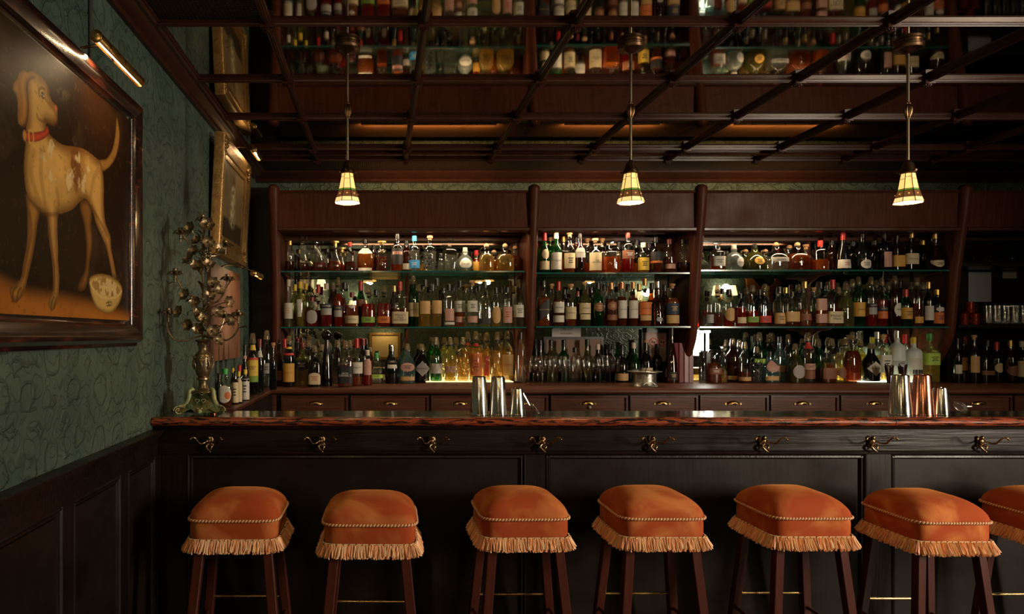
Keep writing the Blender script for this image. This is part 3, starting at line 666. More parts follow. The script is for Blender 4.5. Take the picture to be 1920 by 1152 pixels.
    if lattice:
        b = MB(); z = 0.08*H; row = 0; dzz = 0.085*H
        while z+dzz < 0.66*H:
            m = 9
            for k in range(m):
                a = 2*PI*(k+0.5*(row % 2))/m; da = 2*PI/m*0.42
                if math.sin(a-PI/2) > 0.999: pass
                pts = []
                for (dth, dz_) in ((-da,0.0),(da,0.0),(0.0,dzz*0.86)):
                    x, y = sec_pt(shape, r_at(prof, z+dz_)+0.001, a+dth); pts.append((x, y, z+dz_))
                b.add(pts, [(0,1,2)])
            z += dzz; row += 1
        b.build('lattice_print', LAB['black'], t, smooth=False, fix=False)
    return t
SHAPEW = dict(std='bottle', cyl='cylinder bottle', tall='tall bottle', wine='wine bottle', bord='bottle', cone='tapered bottle', dec='teardrop decanter', vcon='flared bottle',
              globe='globe bottle', squat='squat bottle', bell='bell bottle', sq='square bottle', flask='flask bottle')
ORD = ['first','second','third','fourth','fifth','sixth','seventh','eighth','ninth','tenth','eleventh','twelfth','thirteenth','fourteenth','fifteenth','sixteenth','seventeenth','eighteenth','nineteenth','twentieth','twenty-first','twenty-second','twenty-third','twenty-fourth','twenty-fifth','twenty-sixth']
PLACED = []
def free_depth(px, Y, r, dep, zb, ymin, ymax):
    """nudge a bottle forwards or backwards on its shelf until it stands clear of those already there"""
    def hit(y, box):
        x = PX(px, y)
        for (x2, y2, r2, d2, z2) in PLACED:
            if abs(z2-zb) > 0.05: continue
            dx, dy = abs(x-x2), abs(y-y2)
            if box and dx < r+r2+0.0005 and dy < dep+d2+0.0005: return True
            if not box and math.hypot(dx, dy) < r+r2+0.0005: return True
        return False
    cand = sorted([Y+0.004*k for k in range(-40, 41)], key=lambda y: abs(y-Y)+(0.0005 if y < Y else 0))
    cand = [y for y in cand if ymin+r <= y <= ymax-dep]
    for box in (True, False):
        for y in cand:
            if not hit(y, box): PLACED.append((PX(px, y), y, r, dep, zb)); return y
    PLACED.append((PX(px, Y), Y, r, dep, zb)); return Y
def lay(row, zbase, Yrow, where, gname, first='from green wall'):
    """row entries: x px, width px, height px, shape, glass, liquid, fill, cap, labels, extra dict"""
    row = sorted(row, key=lambda e: e[0])
    for k, e in enumerate(row):
        x, w_, h_, shape, glass, liq, fill, cap, labels = e[:9]; ex = e[9] if len(e) > 9 else {}
        Y = ex.get('Y', Yrow); zb = ex.get('z', zbase)
        r_ = w_*Y/1280/2*(1.02 if SEC.get(shape, 2.0) == 2.0 else 1.04)
        Y = free_depth(x, Y, r_, r_*DEP.get(shape, 1.0), round(zb, 1), 4.58 if zb < 1.2 else 5.05, YM-0.02)
        col = GWORD[glass]
        if glass == 'c' and liq in ('A','R','D','Y','M'): col = LWORD[liq]
        bits = [col, SHAPEW[shape]]
        if ex.get('lattice'): feat = 'with lattice print'
        elif labels: feat = 'with %s label' % labels[0][3]
        else: feat = 'and %s' % CWORD[cap]
        lab = '%s %s %s, %s %s %s' % (col, SHAPEW[shape], feat, ORD[k], first, where)
        bottle((PX(x, Y), Y, zb), w_*Y/1280, h_*Y/1280, shape, glass, liq, fill, cap, labels, 'decanter' if shape == 'dec' else 'liquor_bottle', lab, 'decanter' if shape == 'dec' else 'bottle', gname, ex.get('rz', random.uniform(-0.06,0.06)), ex.get('lattice', False))
W_, C_, T_, K_ = 'white', 'cream', 'tan', 'black'
Y1, Y0 = 5.115, 5.25            # front and back rows on the shelves
S1 = 'on upper corner shelf'; S2 = 'on lower corner shelf'
# ---- bay beside the green wall, upper shelf
lay([(543,19,58,'cyl','c','D',.42,'g',[]), (568,23,67,'dec','c','D',.30,'t',[]), (598,25,57,'dec','c','M',.38,'t',[]), (628,31,57,'dec','c','M',.42,'e',[]),
     (656,23,55,'cone','c','D',.42,'d',[]), (685,33,63,'flask','c','A',.72,'k',[(.56,.72,.62,W_,'GENTLEMAN\nJACK'),(.05,.13,.5,W_)]),
     (716,20,57,'sq','c','M',.60,'e',[]), (745,22,71,'cyl','c','A',.70,'k',[(.18,.60,.75,K_),(.44,.52,.6,'pink','=','r')]),
     (777,20,67,'cyl','c','W',.75,'u',[(.09,.31,.85,'blue','=','w')]), (806,23,67,'cyl','c','W',.7,'c',[],{'lattice':True}), (826,12,34,'std','c','W',.6,'k',[]),
     (844,25,66,'sq','c','W',.6,'t',[]), (872,31,47,'globe','s','W',.6,'w',[(.14,.52,.52,W_,'Don Julio','k','oval')]), (912,28,53,'squat','c','Y',.80,'b',[]),
     (947,34,53,'squat','c','Y',.78,'b',[])], Z1[0], Y1, S1, 'bottles on the upper corner shelf')
lay([(581,22,54,'dec','c','M',.3,'t',[]), (613,20,46,'dec','c','M',.3,'k',[]), (641,22,48,'dec','c','R',.4,'e',[]), (700,18,54,'cyl','b',None,0,'k',[]), (762,20,62,'cyl','b',None,0,'k',[(.1,.28,.6,'grey')]),
     (893,17,44,'globe','c','R',.8,'r',[(.12,.5,.6,'gold')]), (926,22,44,'squat','c','A',.7,'b',[]), (966,24,52,'squat','c','M',.8,'b',[]), (795,18,40,'std','c','Y',.5,'k',[])], Z1[0], Y0, 'rear row, upper corner shelf', 'bottles on the upper corner shelf')
# ---- bay beside the green wall, lower shelf
lay([(541,17,89,'tall','c','W',.55,'w',[(.17,.50,.8,W_,'=','g')]), (563,21,85,'vcon','y','Y',.5,'y',[(.22,.60,.28,W_)]), (585,22,56,'flask','c','R',.70,'d',[(.10,.56,.66,'grey',None,'k','oval')]),
     (612,24,82,'std','c','R',.45,'w',[(.42,.52,.85,K_,'CAMPARI','w'),(.27,.42,.62,'grey')]), (634,17,93,'tall','c','R',.85,'p',[(.34,.42,.85,'navy','APEROL','y' if False else 'g'),(.20,.33,.7,'grey')]),
     (660,25,65,'cyl','c','A',.80,'d',[(.10,.32,.85,C_,'WHISTLEPIG'),(.52,.64,.38,W_,None,'k','dia')]), (690,26,77,'flask','c','R',.72,'p',[(.10,.24,.85,'green','=')]),
     (720,27,78,'flask','c','R',.72,'p',[(.09,.25,.85,'orange','=')]), (750,30,85,'sq','c','M',.52,'r',[(.07,.33,.92,C_,"Maker's\nMark\nWHISKY")]),
     (775,20,96,'std','g','D',.5,'p',[(.20,.47,.85,C_,'JAMESON')]), (797,20,89,'tall','c','Y',.55,'k',[(.27,.54,.8,'tan')]), (819,19,91,'tall','c','Y',.55,'k',[(.27,.54,.8,'tan')]),
     (842,23,80,'cyl','c','W',.6,'k',[(.05,.11,.6,'white'),(.14,.42,.5,'pink')]), (862,20,87,'std','c','A',.72,'k',[(.32,.56,.85,W_,'='),(.10,.22,.8,'pink')]),
     (886,19,87,'std','c','W',.6,'c',[(.32,.56,.85,W_,'='),(.09,.23,.8,'pink')]), (909,23,85,'sq','c','W',.5,'k',[(.07,.19,.8,K_)]), (930,18,74,'cyl','c','Y',.5,'k',[(.08,.52,.7,'tan',None,'k','oval')]),
     (951,19,75,'cyl','c','W',.5,'k',[(.10,.50,.7,'pink','=','r')]), (973,21,89,'tall','c','W',.4,'p',[(.20,.46,.85,W_,'=')])], Z2[0], Y1, S2, 'bottles on the lower corner shelf')
lay([(553,17,80,'std','y','Y',.5,'y',[]), (574,16,82,'std','c','Y',.6,'y',[]), (597,18,80,'std','c','R',.5,'r',[]), (624,18,84,'std','b',None,0,'p',[]), (646,20,84,'flask','c','A',.6,'k',[]), (676,17,86,'std','g','D',.4,'r',[(.45,.6,.8,'brown')]),
     (705,20,70,'std','c','W',.5,'k',[]), (739,18,78,'std','k',None,0,'g',[]), (785,18,80,'std','c','Y',.5,'p',[]), (808,18,80,'std','c','W',.5,'k',[]), (831,18,74,'sq','k',None,0,'k',[]), (850,18,80,'std','c','Y',.5,'k',[]), (875,18,80,'std','c','W',.5,'c',[]), (898,18,78,'std','c','W',.5,'k',[]), (940,18,76,'std','c','W',.5,'k',[]), (962,18,78,'std','c','Y',.5,'p',[])],
    Z2[0], Y0, 'rear row, lower corner shelf', 'bottles on the lower corner shelf')
# ---- counter below that bay
YK = 5.06
zr = ZK+0.012
lay([(500,22,106,'std','c','W',.5,'p',[(.24,.42,.85,'grey','=')],{'Y':4.72}), (523,17,80,'std','b',None,0,'k',[(.14,.36,.5,'brown')],{'Y':4.80}), (542,22,96,'std','k',None,0,'p',[(.10,.46,.78,'gold','KAHLUA','r'),(.62,.66,.9,'red'),(.74,.78,.9,'yellow')],{'Y':4.72}),
     (567,25,80,'sq','y','Y',.75,'d',[(.36,.62,.62,K_,'=','w','oval')],{'Y':4.82}), (590,25,78,'flask','k',None,0,'p',[(.06,.34,.62,C_,'=','r','arch')],{'Y':4.72}), (613,22,106,'cone','k',None,0,'K',[],{'Y':4.74}),
     (648,28,86,'sq','c','M',.62,'p',[(.08,.46,.8,K_,'JACK\nDANIEL\'S','w')],{'Y':4.74}), (669,22,88,'std','c','A',.25,'r',[(.26,.50,.85,W_,'MOUNT GAY\n1703')],{'Y':4.74}), (689,17,66,'cyl','c','R',.7,'w',[(.30,.75,.6,'pink')],{'Y':4.86}),
     (706,25,57,'squat','c','W',.55,'n',[(.18,.30,.66,'lime','=')]), (735,25,71,'wine','k',None,0,'s',[(.40,.50,.5,'white'),(.54,.61,.62,K_,"NOLET'S",'w')]), (764,29,75,'squat','u','W',.5,'p',[(.30,.52,.58,'pink','=','k','oval'),(.08,.18,.6,'tan')]),
     (791,29,72,'squat','k',None,0,'p',[(.16,.56,.62,'grey',"HENDRICK'S",'k','dia')]), (818,22,82,'std','g','W',.5,'p',[(.18,.40,.8,W_)],{'z':zr,'Y':5.14}), (844,21,82,'std','y','Y',.6,'p',[(.2,.34,.8,'pink')],{'z':zr,'Y':5.14}), (868,22,82,'cyl','c','Y',.7,'p',[],{'z':zr,'Y':5.14}),
     (892,25,93,'std','c','Y',.85,'p',[(.12,.56,.7,'orange','=','r'),(.70,.76,.9,'red')],{'z':zr,'Y':5.14}), (911,18,88,'std','c','Y',.8,'p',[(.10,.52,.34,'red')],{'z':zr,'Y':5.15}), (932,23,92,'std','c','Y',.8,'p',[],{'z':zr,'Y':5.14}),
     (951,24,92,'std','c','Y',.75,'p',[(.10,.52,.7,'tan',"TITO'S",'r')],{'z':zr,'Y':5.15}), (976,21,96,'cyl','c','W',.3,'k',[],{'Y':5.10})], ZK, YK, 'along corner bay counter', 'bottles on the back counter, corner bay', 'from green wall')
lay([(534,18,84,'std','c','D',.6,'r',[]), (556,18,78,'std','b',None,0,'k',[]), (578,20,82,'cyl','c','Y',.4,'p',[]), (604,18,74,'std','c','A',.4,'p',[]), (632,20,82,'std','c','W',.4,'p',[]), (656,18,82,'std','c','A',.5,'p',[]), (681,18,84,'std','k',None,0,'d',[])],
    ZK, 5.02, 'rear row, corner bay counter', 'bottles on the back counter, corner bay')
# black ball-stopper of the tall tapering bottle
# ---- middle bay
M1 = 'on upper middle shelf'; M2 = 'on lower middle shelf'; fp = 'from thin green-wall-side post'
fp = 'past second post'
lay([(1021,18,76,'tall','g','Y',.4,'r',[(.08,.29,.95,C_),(.34,.58,.5,C_,None,'k','oval')]), (1043,20,76,'std','g','A',.4,'w',[(.08,.50,.9,W_,'LAPHROAIG\n10')]), (1068,20,77,'std','c','A',.35,'c',[(.11,.48,.92,C_,'=')]),
     (1087,19,76,'std','b',None,0,'k',[(.38,.62,.75,'grey','BOWMORE','k','arch')]), (1116,23,65,'std','c','A',.42,'c',[(.07,.58,.9,C_,'THE\nBALVENIE')]), (1145,31,61,'sq','c','A',.62,'t',[]),
     (1177,23,78,'cyl','c','R',.45,'d',[(.34,.54,.85,'brown','=','w')]), (1206,21,57,'cyl','c','Y',.35,'w',[(.09,.50,.85,'yellow','=')]), (1230,22,68,'std','c','M',.7,'k',[(.34,.58,.85,K_),(.27,.33,.9,'orange')]),
     (1255,21,64,'std','c','M',.6,'d',[(.12,.26,.8,'pink')]), (1281,23,64,'std','c','D',.4,'k',[])], Z1[1], Y1, M1, 'bottles on the upper middle shelf', fp)
lay([(1031,16,70,'std','g','W',.4,'c',[]), (1056,18,72,'std','c','A',.5,'g',[]), (1080,17,70,'std','b',None,0,'k',[]), (1101,18,68,'std','c','A',.4,'c',[]), (1129,18,68,'std','c','A',.4,'c',[]), (1160,18,62,'std','c','A',.4,'k',[]), (1194,22,66,'std','c','A',.4,'k',[]), (1217,20,60,'std','k',None,0,'k',[])],
    Z1[1], Y0, 'rear row, upper middle shelf', 'bottles on the upper middle shelf', fp)
lay([(1019,22,86,'sq','c','A',.80,'k',[(.20,.52,.8,K_,'BLACK LABEL','g','slant')]), (1047,21,84,'std','c','M',.75,'r',[(.30,.54,.75,W_,"Dewar's"),(.09,.24,.85,W_)]), (1070,20,79,'std','c','A',.55,'c',[(.17,.46,.9,C_,'CARDHU')]),
     (1096,22,83,'bord','o',None,0,'c',[(.29,.52,.8,C_,'GLENKINCHIE'),(.15,.27,.65,C_)]), (1121,21,82,'std','g','D',.4,'k',[(.33,.54,.62,'brown','=','g','oval')]), (1146,21,82,'std','c','M',.8,'o',[(.36,.56,.62,'brown','=','g','oval'),(.14,.26,.7,'brown')]),
     (1166,18,83,'std','c','M',.85,'o',[(.18,.58,.78,W_,'MACALLAN')]), (1187,18,83,'std','c','M',.82,'o',[(.18,.58,.78,W_,'MACALLAN')]), (1209,23,90,'tall','c','A',.55,'o',[(.24,.50,.85,'orange','Glenmorangie'),(.12,.23,.7,'tan')]),
     (1233,25,85,'bell','b',None,0,'s',[(.10,.20,.3,'grey',None,'k','oval')]), (1260,25,80,'std','c','A',.85,'c',[(.28,.54,.85,'navy','=','g'),(.07,.26,.85,'tan')])], Z2[1], Y1, M2, 'bottles on the lower middle shelf', fp)
lay([(1034,18,80,'std','c','W',.4,'c',[]), (1058,16,70,'std','k',None,0,'k',[]), (1083,18,66,'sq','c','R',.8,'d',[]), (1108,18,74,'sq','k',None,0,'k',[]), (1133,18,78,'std','c','A',.4,'k',[]), (1177,18,80,'std','c','A',.5,'k',[]), (1198,18,80,'std','c','A',.5,'g',[]), (1222,18,82,'std','c','A',.5,'k',[]), (1246,18,78,'std','b',None,0,'k',[])],
    Z2[1], Y0, 'rear row, lower middle shelf', 'bottles on the lower middle shelf', fp)
YWN = 5.27
lay([(1013,19,78,'wine','k',None,0,'k',[]), (1033,20,78,'bord','o',None,0,'k',[]), (1057,20,78,'bord','g','D',.6,'k',[]), (1078,19,64,'cyl','c','W',.3,'k',[]), (1101,21,79,'wine','o',None,0,'k',[]), (1121,18,70,'bord','k',None,0,'w',[]), (1143,20,70,'bord','k',None,0,'k',[]),
     (1166,23,70,'wine','k',None,0,'k',[(.05,.24,.9,'tan')],{'Y':5.18}), (1188,24,74,'wine','g','D',.7,'w',[(.24,.34,.6,K_,'=','w')],{'Y':5.17}), (1211,24,78,'wine','k',None,0,'c',[(.12,.34,.9,C_)],{'Y':5.18}), (1232,18,70,'bord','k',None,0,'k',[])],
    ZK, YWN, 'along middle bay counter', 'wine bottles on the middle bay counter', fp)
bottle((PX(1259,5.12), 5.12, ZK), 24*5.12/1280, 104*5.12/1280, 'cone', 'b', None, 0, 'k', [(.06,.20,.5,'black','=','g')], 'liquor_bottle', 'very tall tapered dark amber magnum with slim neck beside the maroon menus', 'bottle')
# ---- wide dim bay
fq = 'past third post'
N1 = 'on upper wide shelf'; N2 = 'on lower wide shelf'
lay([(1345,23,54,'sq','c','A',.55,'t',[(.14,.48,.85,W_,'=')]), (1376,33,48,'globe','s','W',.6,'w',[(.12,.50,.40,W_,'Don Julio','k','oval',0.5)]), (1415,42,50,'bell','o','D',.5,'k',[(.2,.5,.3,'gold','=','k','oval')]), (1455,38,54,'squat','c','W',.6,'b',[(.30,.44,.5,'grey','PATRON','k')]), (1495,40,54,'squat','c','M',.75,'b',[]),
     (1538,29,56,'cyl','c','A',.45,'r',[]), (1581,25,71,'cone','k',None,0,'r',[(.05,.28,.9,W_,'=','r')]), (1617,27,70,'wine','k',None,0,'k',[(.04,.28,.5,'white','=','k','oval')]), (1658,24,71,'std','k',None,0,'k',[(.08,.48,.4,'pink')]), (1681,22,66,'sq','b',None,0,'k',[(.10,.42,.85,'gold')]),
     (1709,24,72,'flask','k',None,0,'g',[(.16,.44,.85,C_,'Hennessy')]), (1753,27,70,'dec','b',None,0,'g',[(.08,.26,.75,C_,'=','k','heart')])], Z1[2], Y1, N1, 'bottles on the upper wide shelf', fq)
lay([(1362,20,40,'globe','c','W',.5,'k',[]), (1398,22,44,'squat','c','Y',.6,'b',[]), (1435,22,44,'squat','c','Y',.6,'b',[]), (1480,22,52,'squat','c','A',.6,'b',[]), (1511,22,52,'squat','c','M',.6,'c',[]), (1560,20,60,'std','b',None,0,'k',[]), (1600,20,58,'std','k',None,0,'k',[]), (1640,20,60,'std','b',None,0,'k',[]), (1730,20,60,'std','k',None,0,'g',[])],
    Z1[2], Y0, 'rear row, upper wide shelf', 'bottles on the upper wide shelf', fq)
lay([(1330,15,66,'cyl','c','W',.4,'k',[(.10,.34,.7,'grey')]), (1345,16,78,'std','c','M',.4,'p',[]), (1366,20,70,'cyl','c','R',.35,'k',[(.14,.50,.72,'tan',None,'k','oval')]), (1388,20,62,'cyl','c','R',.75,'k',[(.10,.28,.6,C_)]), (1411,22,78,'flask','c','R',.48,'p',[(.10,.24,.8,'green','=')]), (1434,23,80,'flask','c','D',.30,'p',[(.09,.25,.8,'red','=')]),
     (1461,21,75,'cone','c','M',.4,'k',[(.07,.34,.85,'tan','=')]), (1485,27,66,'flask','c','M',.4,'k',[(.14,.42,.9,'tan')]), (1509,23,85,'cone','c','A',.5,'g',[(.14,.28,.9,'brown')]), (1538,18,84,'sq','c','A',.5,'k',[(.36,.62,.9,'pink'),(.08,.28,.9,'pink')]), (1561,28,88,'sq','c','M',.5,'r',[(.07,.32,.95,C_,"Maker's\nMark")]),
     (1586,24,82,'squat','y','D',.5,'p',[]), (1609,22,94,'std','g','D',.5,'p',[(.20,.48,.85,'gold','JAMESON')]), (1633,19,94,'std','c','R',.5,'p',[(.38,.46,.85,K_,'CAMPARI','w'),(.24,.38,.6,'grey')]), (1653,19,92,'tall','c','R',.7,'p',[(.32,.40,.85,'navy','APEROL','g'),(.16,.31,.8,'orange')]),
     (1677,20,96,'std','b',None,0,'p',[(.20,.46,.62,W_,'AMARO','k','oval',0.3)]), (1698,21,70,'std','g','D',.6,'r',[(.20,.50,.85,'gold','=')]), (1719,20,92,'std','c','M',.6,'p',[(.07,.20,.6,'gold')]), (1741,16,84,'std','k',None,0,'g',[(.14,.46,.85,W_)]), (1757,21,70,'bord','k',None,0,'g',[(.08,.38,.9,'orange','='),(.40,.52,.5,'white',None,'k','oval')])],
    Z2[2], Y1, N2, 'bottles on the lower wide shelf', fq)
lay([(1354,16,72,'std','c','W',.4,'k',[]), (1400,16,74,'std','c','A',.4,'p',[]), (1424,16,70,'std','k',None,0,'k',[]), (1473,18,74,'std','c','A',.4,'g',[]), (1497,18,80,'std','c','Y',.4,'p',[]), (1525,18,74,'std','c','A',.4,'c',[]), (1573,18,74,'std','c','A',.4,'p',[]), (1598,18,90,'std','c','W',.4,'p',[]), (1643,18,88,'std','c','W',.4,'p',[]), (1665,18,84,'std','g','D',.4,'p',[]), (1688,18,86,'std','k',None,0,'k',[]), (1709,18,84,'std','c','W',.4,'p',[]), (1730,18,84,'std','c','M',.4,'p',[])],
    Z2[2], Y0, 'rear row, lower wide shelf', 'bottles on the lower wide shelf', fq)
zr2 = ZK+0.012; Y2 = 5.14
lay([(1318,13,58,'cyl','c','W',.4,'k',[]), (1338,25,62,'squat','c','M',.75,'t',[(.26,.44,.7,'brown','=','w')]), (1356,15,68,'cyl','c','Y',.4,'t',[]), (1373,25,82,'std','b',None,0,'p',[(.06,.15,.95,'tan')]), (1396,22,78,'std','c','M',.35,'p',[(.06,.15,.95,'tan')]), (1418,21,68,'cyl','c','W',.5,'p',[],{'lattice':True}),
     (1443,27,58,'squat','u','W',.6,'k',[(.34,.72,.55,'pink',None,'k','oval'),(.08,.22,.6,'tan')]), (1462,24,86,'flask','u','W',.6,'k',[(.22,.36,.75,'pink')],{'Y':5.17}), (1491,27,74,'squat','o','Y',.5,'p',[(.12,.46,.5,'grey',None,'k','oval')]), (1515,23,94,'std','c','W',.5,'p',[(.26,.38,.8,'pink','='),(.08,.25,.8,'brown'),(.68,.80,.9,'red')]),
     (1548,31,56,'squat','c','M',.60,'k',[(.14,.5,.5,'brown')]), (1573,23,66,'cyl','c','Y',.5,'k',[(.10,.46,.8,'brown',None,'k','dia')]), (1598,26,95,'squat','c','M',.8,'p',[]), (1613,26,76,'flask','y','Y',.8,'p',[],{'Y':5.27,'z':zr2}), (1633,27,72,'squat','k',None,0,'p',[(.14,.52,.66,W_,"HENDRICK'S",'k','dia')],{'z':zr2}),
     (1656,21,86,'sq','c','Y',.7,'c',[(.18,.56,.7,W_,'=')],{'Y':5.22,'z':zr2}), (1682,26,94,'cyl','f',None,0,'s',[(.30,.40,.7,'silver','=','k')],{'z':zr2}), (1713,27,82,'cyl','f',None,0,'y',[(.12,.52,.75,'white'),(.16,.26,.5,'black')],{'z':zr2}), (1743,26,92,'sq','y','Y',.6,'n',[(.36,.60,.9,'lime','=')]),
     (1645,20,90,'std','c','W',.5,'s',[],{'Y':5.28,'z':zr2}), (1697,20,86,'std','c','W',.5,'r',[],{'Y':5.28,'z':zr2})], ZK, Y2, 'along wide bay counter', 'bottles on the back counter, wide bay', fq)
lay([(1424,19,92,'std','g','D',.5,'p',[(.36,.46,.9,'lime')]), (1442,18,88,'std','k',None,0,'p',[]), (1478,18,88,'std','c','W',.5,'p',[]), (1386,18,78,'std','c','Y',.4,'p',[]), (1534,20,80,'std','g','W',.5,'p',[]), (1560,18,80,'std','c','A',.5,'p',[]), (1585,20,82,'std','c','Y',.5,'p',[])],
    ZK, 5.28, 'rear row, wide bay counter', 'bottles on the back counter, wide bay', fq)
# ---- dark bay beyond the fourth post
lay([(1795,14,84,'std','k',None,0,'k',[(.20,.40,.7,'white')]), (1808,28,86,'squat','b',None,0,'d',[(.26,.54,.85,'gold','=')]), (1826,17,90,'std','k',None,0,'c',[(.22,.56,.8,'tan')]), (1851,25,80,'flask','k',None,0,'k',[(.18,.28,.85,'brown')]), (1868,18,76,'std','k',None,0,'r',[(.24,.48,.6,C_,None,'k','oval')]), (1894,22,80,'std','b',None,0,'g',[(.16,.40,.7,'brown',None,'k','oval')]), (1916,19,78,'std','k',None,0,'w',[(.14,.52,.85,C_)]), (1940,20,80,'std','k',None,0,'k',[(.14,.42,.85,'tan')])],
    ZK, 5.14, 'along darkest bay counter', 'bottles in the darkest bay', 'past fourth post')
# ---- side shelf by the green wall: bitters and mixers
def side(x, base, w_, h_, shape, glass, liq, fill, cap, labels, lab, name='bitters_bottle', cat='bottle'):
    Y = (CH-ZK)*1280/(base-628.0)
    r_ = w_*Y/1280/2*1.02; Y = free_depth(x, Y, r_, r_, 1.1, 3.3, 4.95)
    bottle((PX(x, Y), Y, ZK), w_*Y/1280, h_*Y/1280, shape, glass, liq, fill, cap, labels, name, lab, cat, 'bottles on the side shelf')
side(422,763,25,72,'flask','c','M',.5,'n',[(.10,.56,.7,W_,None,'k','oval'),(.2,.4,.3,'orange',None,'k','oval',.5)],'small round bottle with green cap and fruit label on the side shelf')
side(441,758,13,62,'cyl','b',None,0,'k',[(.05,.66,.95,C_,'=')],'slim brown bottle with cream label and black cap on the side shelf')
side(448,757,12,60,'cyl','k',None,0,'y',[(.05,.78,.97,C_)],'slim paper-wrapped bottle with small yellow cap on the side shelf')
side(460,751,15,58,'cyl','k',None,0,'y',[(.03,.70,.97,W_,'=')],'white paper-wrapped bottle with large yellow cap on the side shelf')
side(449,747,17,62,'cyl','c','R',.6,'r',[],'jar with a wide red lid on the side shelf','mixer_jar','jar')
side(437,748,10,58,'std','k',None,0,'y',[(.2,.5,.9,C_)],'small dark bottle with yellow cap behind red-lidded jar')
side(411,752,15,52,'std','k',None,0,'k',[],'small black bottle against green wall near candelabra foot')
side(459,742,16,96,'wine','k',None,0,'k',[(.72,.78,.9,'pink')],'slim black sauce bottle standing on the side shelf')
side(474,739,22,114,'std','k',None,0,'p',[(.30,.56,.8,'yellow',"MYERS'S\nRUM"),(.56,.60,.8,'red'),(.20,.30,.8,'green'),(.72,.82,.9,'yellow')],'large dark rum bottle with yellow label on the side shelf','liquor_bottle')
side(487,736,16,100,'std','k',None,0,'d',[(.66,.78,.8,'white')],'dark bottle with white neck label at the corner of two counters','liquor_bottle')
side(512,731,14,88,'std','k',None,0,'c',[],'slim black bottle with pale cork near first post','liquor_bottle')
# ================================================================ FRONT BAR
ZB = CH-156.5*3.0/1280          # bar top
YBF, YBB = 3.0, 3.29
ba = thing('bar_counter', 'long ebonised bar counter with worn red-brown rounded edge', 'bar counter', (0, 3.0, 0))
def l3(y): return y-3.0
XE = 6.4
MB().box(XL+0.004, XE, 0.045, l3(YBB), ZB-0.030, ZB-0.0005).build('bar_top', bar_sheet, ba, smooth=False)
half = [(0.045,ZB),(0.018,ZB+0.0005),(0.006,ZB-0.004),(0.0,ZB-0.012),(-0.003,ZB-0.020),(0.0,ZB-0.028),(0.007,ZB-0.035),(0.018,ZB-0.038),(0.045,ZB-0.038)]
xseam = PX(1680, 3.0)
for a, c in ((XL+0.004, xseam-0.0015), (xseam+0.0015, XE)):
    MB().prism(half, a, c, 'YZ').build('edge_rail', wood_worn, ba, ang=40)
MB().prism([(0.045,ZB-0.038),(0.020,ZB-0.040),(0.024,ZB-0.050),(0.034,ZB-0.053),(0.045,ZB-0.056)], XL+0.004, XE, 'YZ').build('under_bead', wood_black, ba, ang=30)
zf0 = PZ(846, 3.06)
MB().box(XL+0.004, XE, 0.050, 0.24, zf0, ZB-0.041).build('frieze_board', wood_black, ba, smooth=False)
MB().prism([(0.050,zf0+0.004),(0.043,zf0),(0.045,zf0-0.010),(0.058,zf0-0.014),(0.07,zf0-0.014),(0.07,zf0+0.004)], XL+0.004, XE, 'YZ').build('frieze_bead', wood_black, ba, ang=30)
MB().box(XL+0.004, XE, 0.088, 0.24, 0.0, zf0-0.001).build('carcass', wood_panel, ba, smooth=False)
stiles = [(XL+0.004, PX(350,3.07)), (PX(986,3.07), PX(1022,3.07)), (PX(1624,3.07), PX(1670,3.07)), (3.80, 3.91), (5.2, 5.31), (XE-0.1, XE)]
for a, c in stiles: MB().box(a, c, 0.068, 0.089, 0.12, zf0-0.012).build('stile', wood_blackv, ba, smooth=False)
MB().box(XL+0.004, XE, 0.066, 0.089, 0.0, 0.16).build('plinth', wood_black, ba, smooth=False)
for (a, c), (d, e) in zip(stiles[:-1], stiles[1:]):
    x0, x1 = c, d; b = MB()
    prof = [(0,0.088),(0,0.070),(0.006,0.066),(0.012,0.074),(0.020,0.072),(0.028,0.086)]
    for xs, s in ((x0,1),(x1,-1)): b.prism([(xs+s*t, y) for t, y in prof], 0.16, zf0-0.012, 'XY')
    for zs, s in ((zf0-0.012,-1),(0.16,1)): b.prism([(y, zs+s*t) for t, y in prof], x0, x1, 'YZ')
    b.build('panel_bead', wood_blackv, ba, ang=25)
    MB().box(x0+0.028, x1-0.028, 0.083, 0.088, 0.188, zf0-0.040).build('panel', wood_panel, ba, smooth=False)
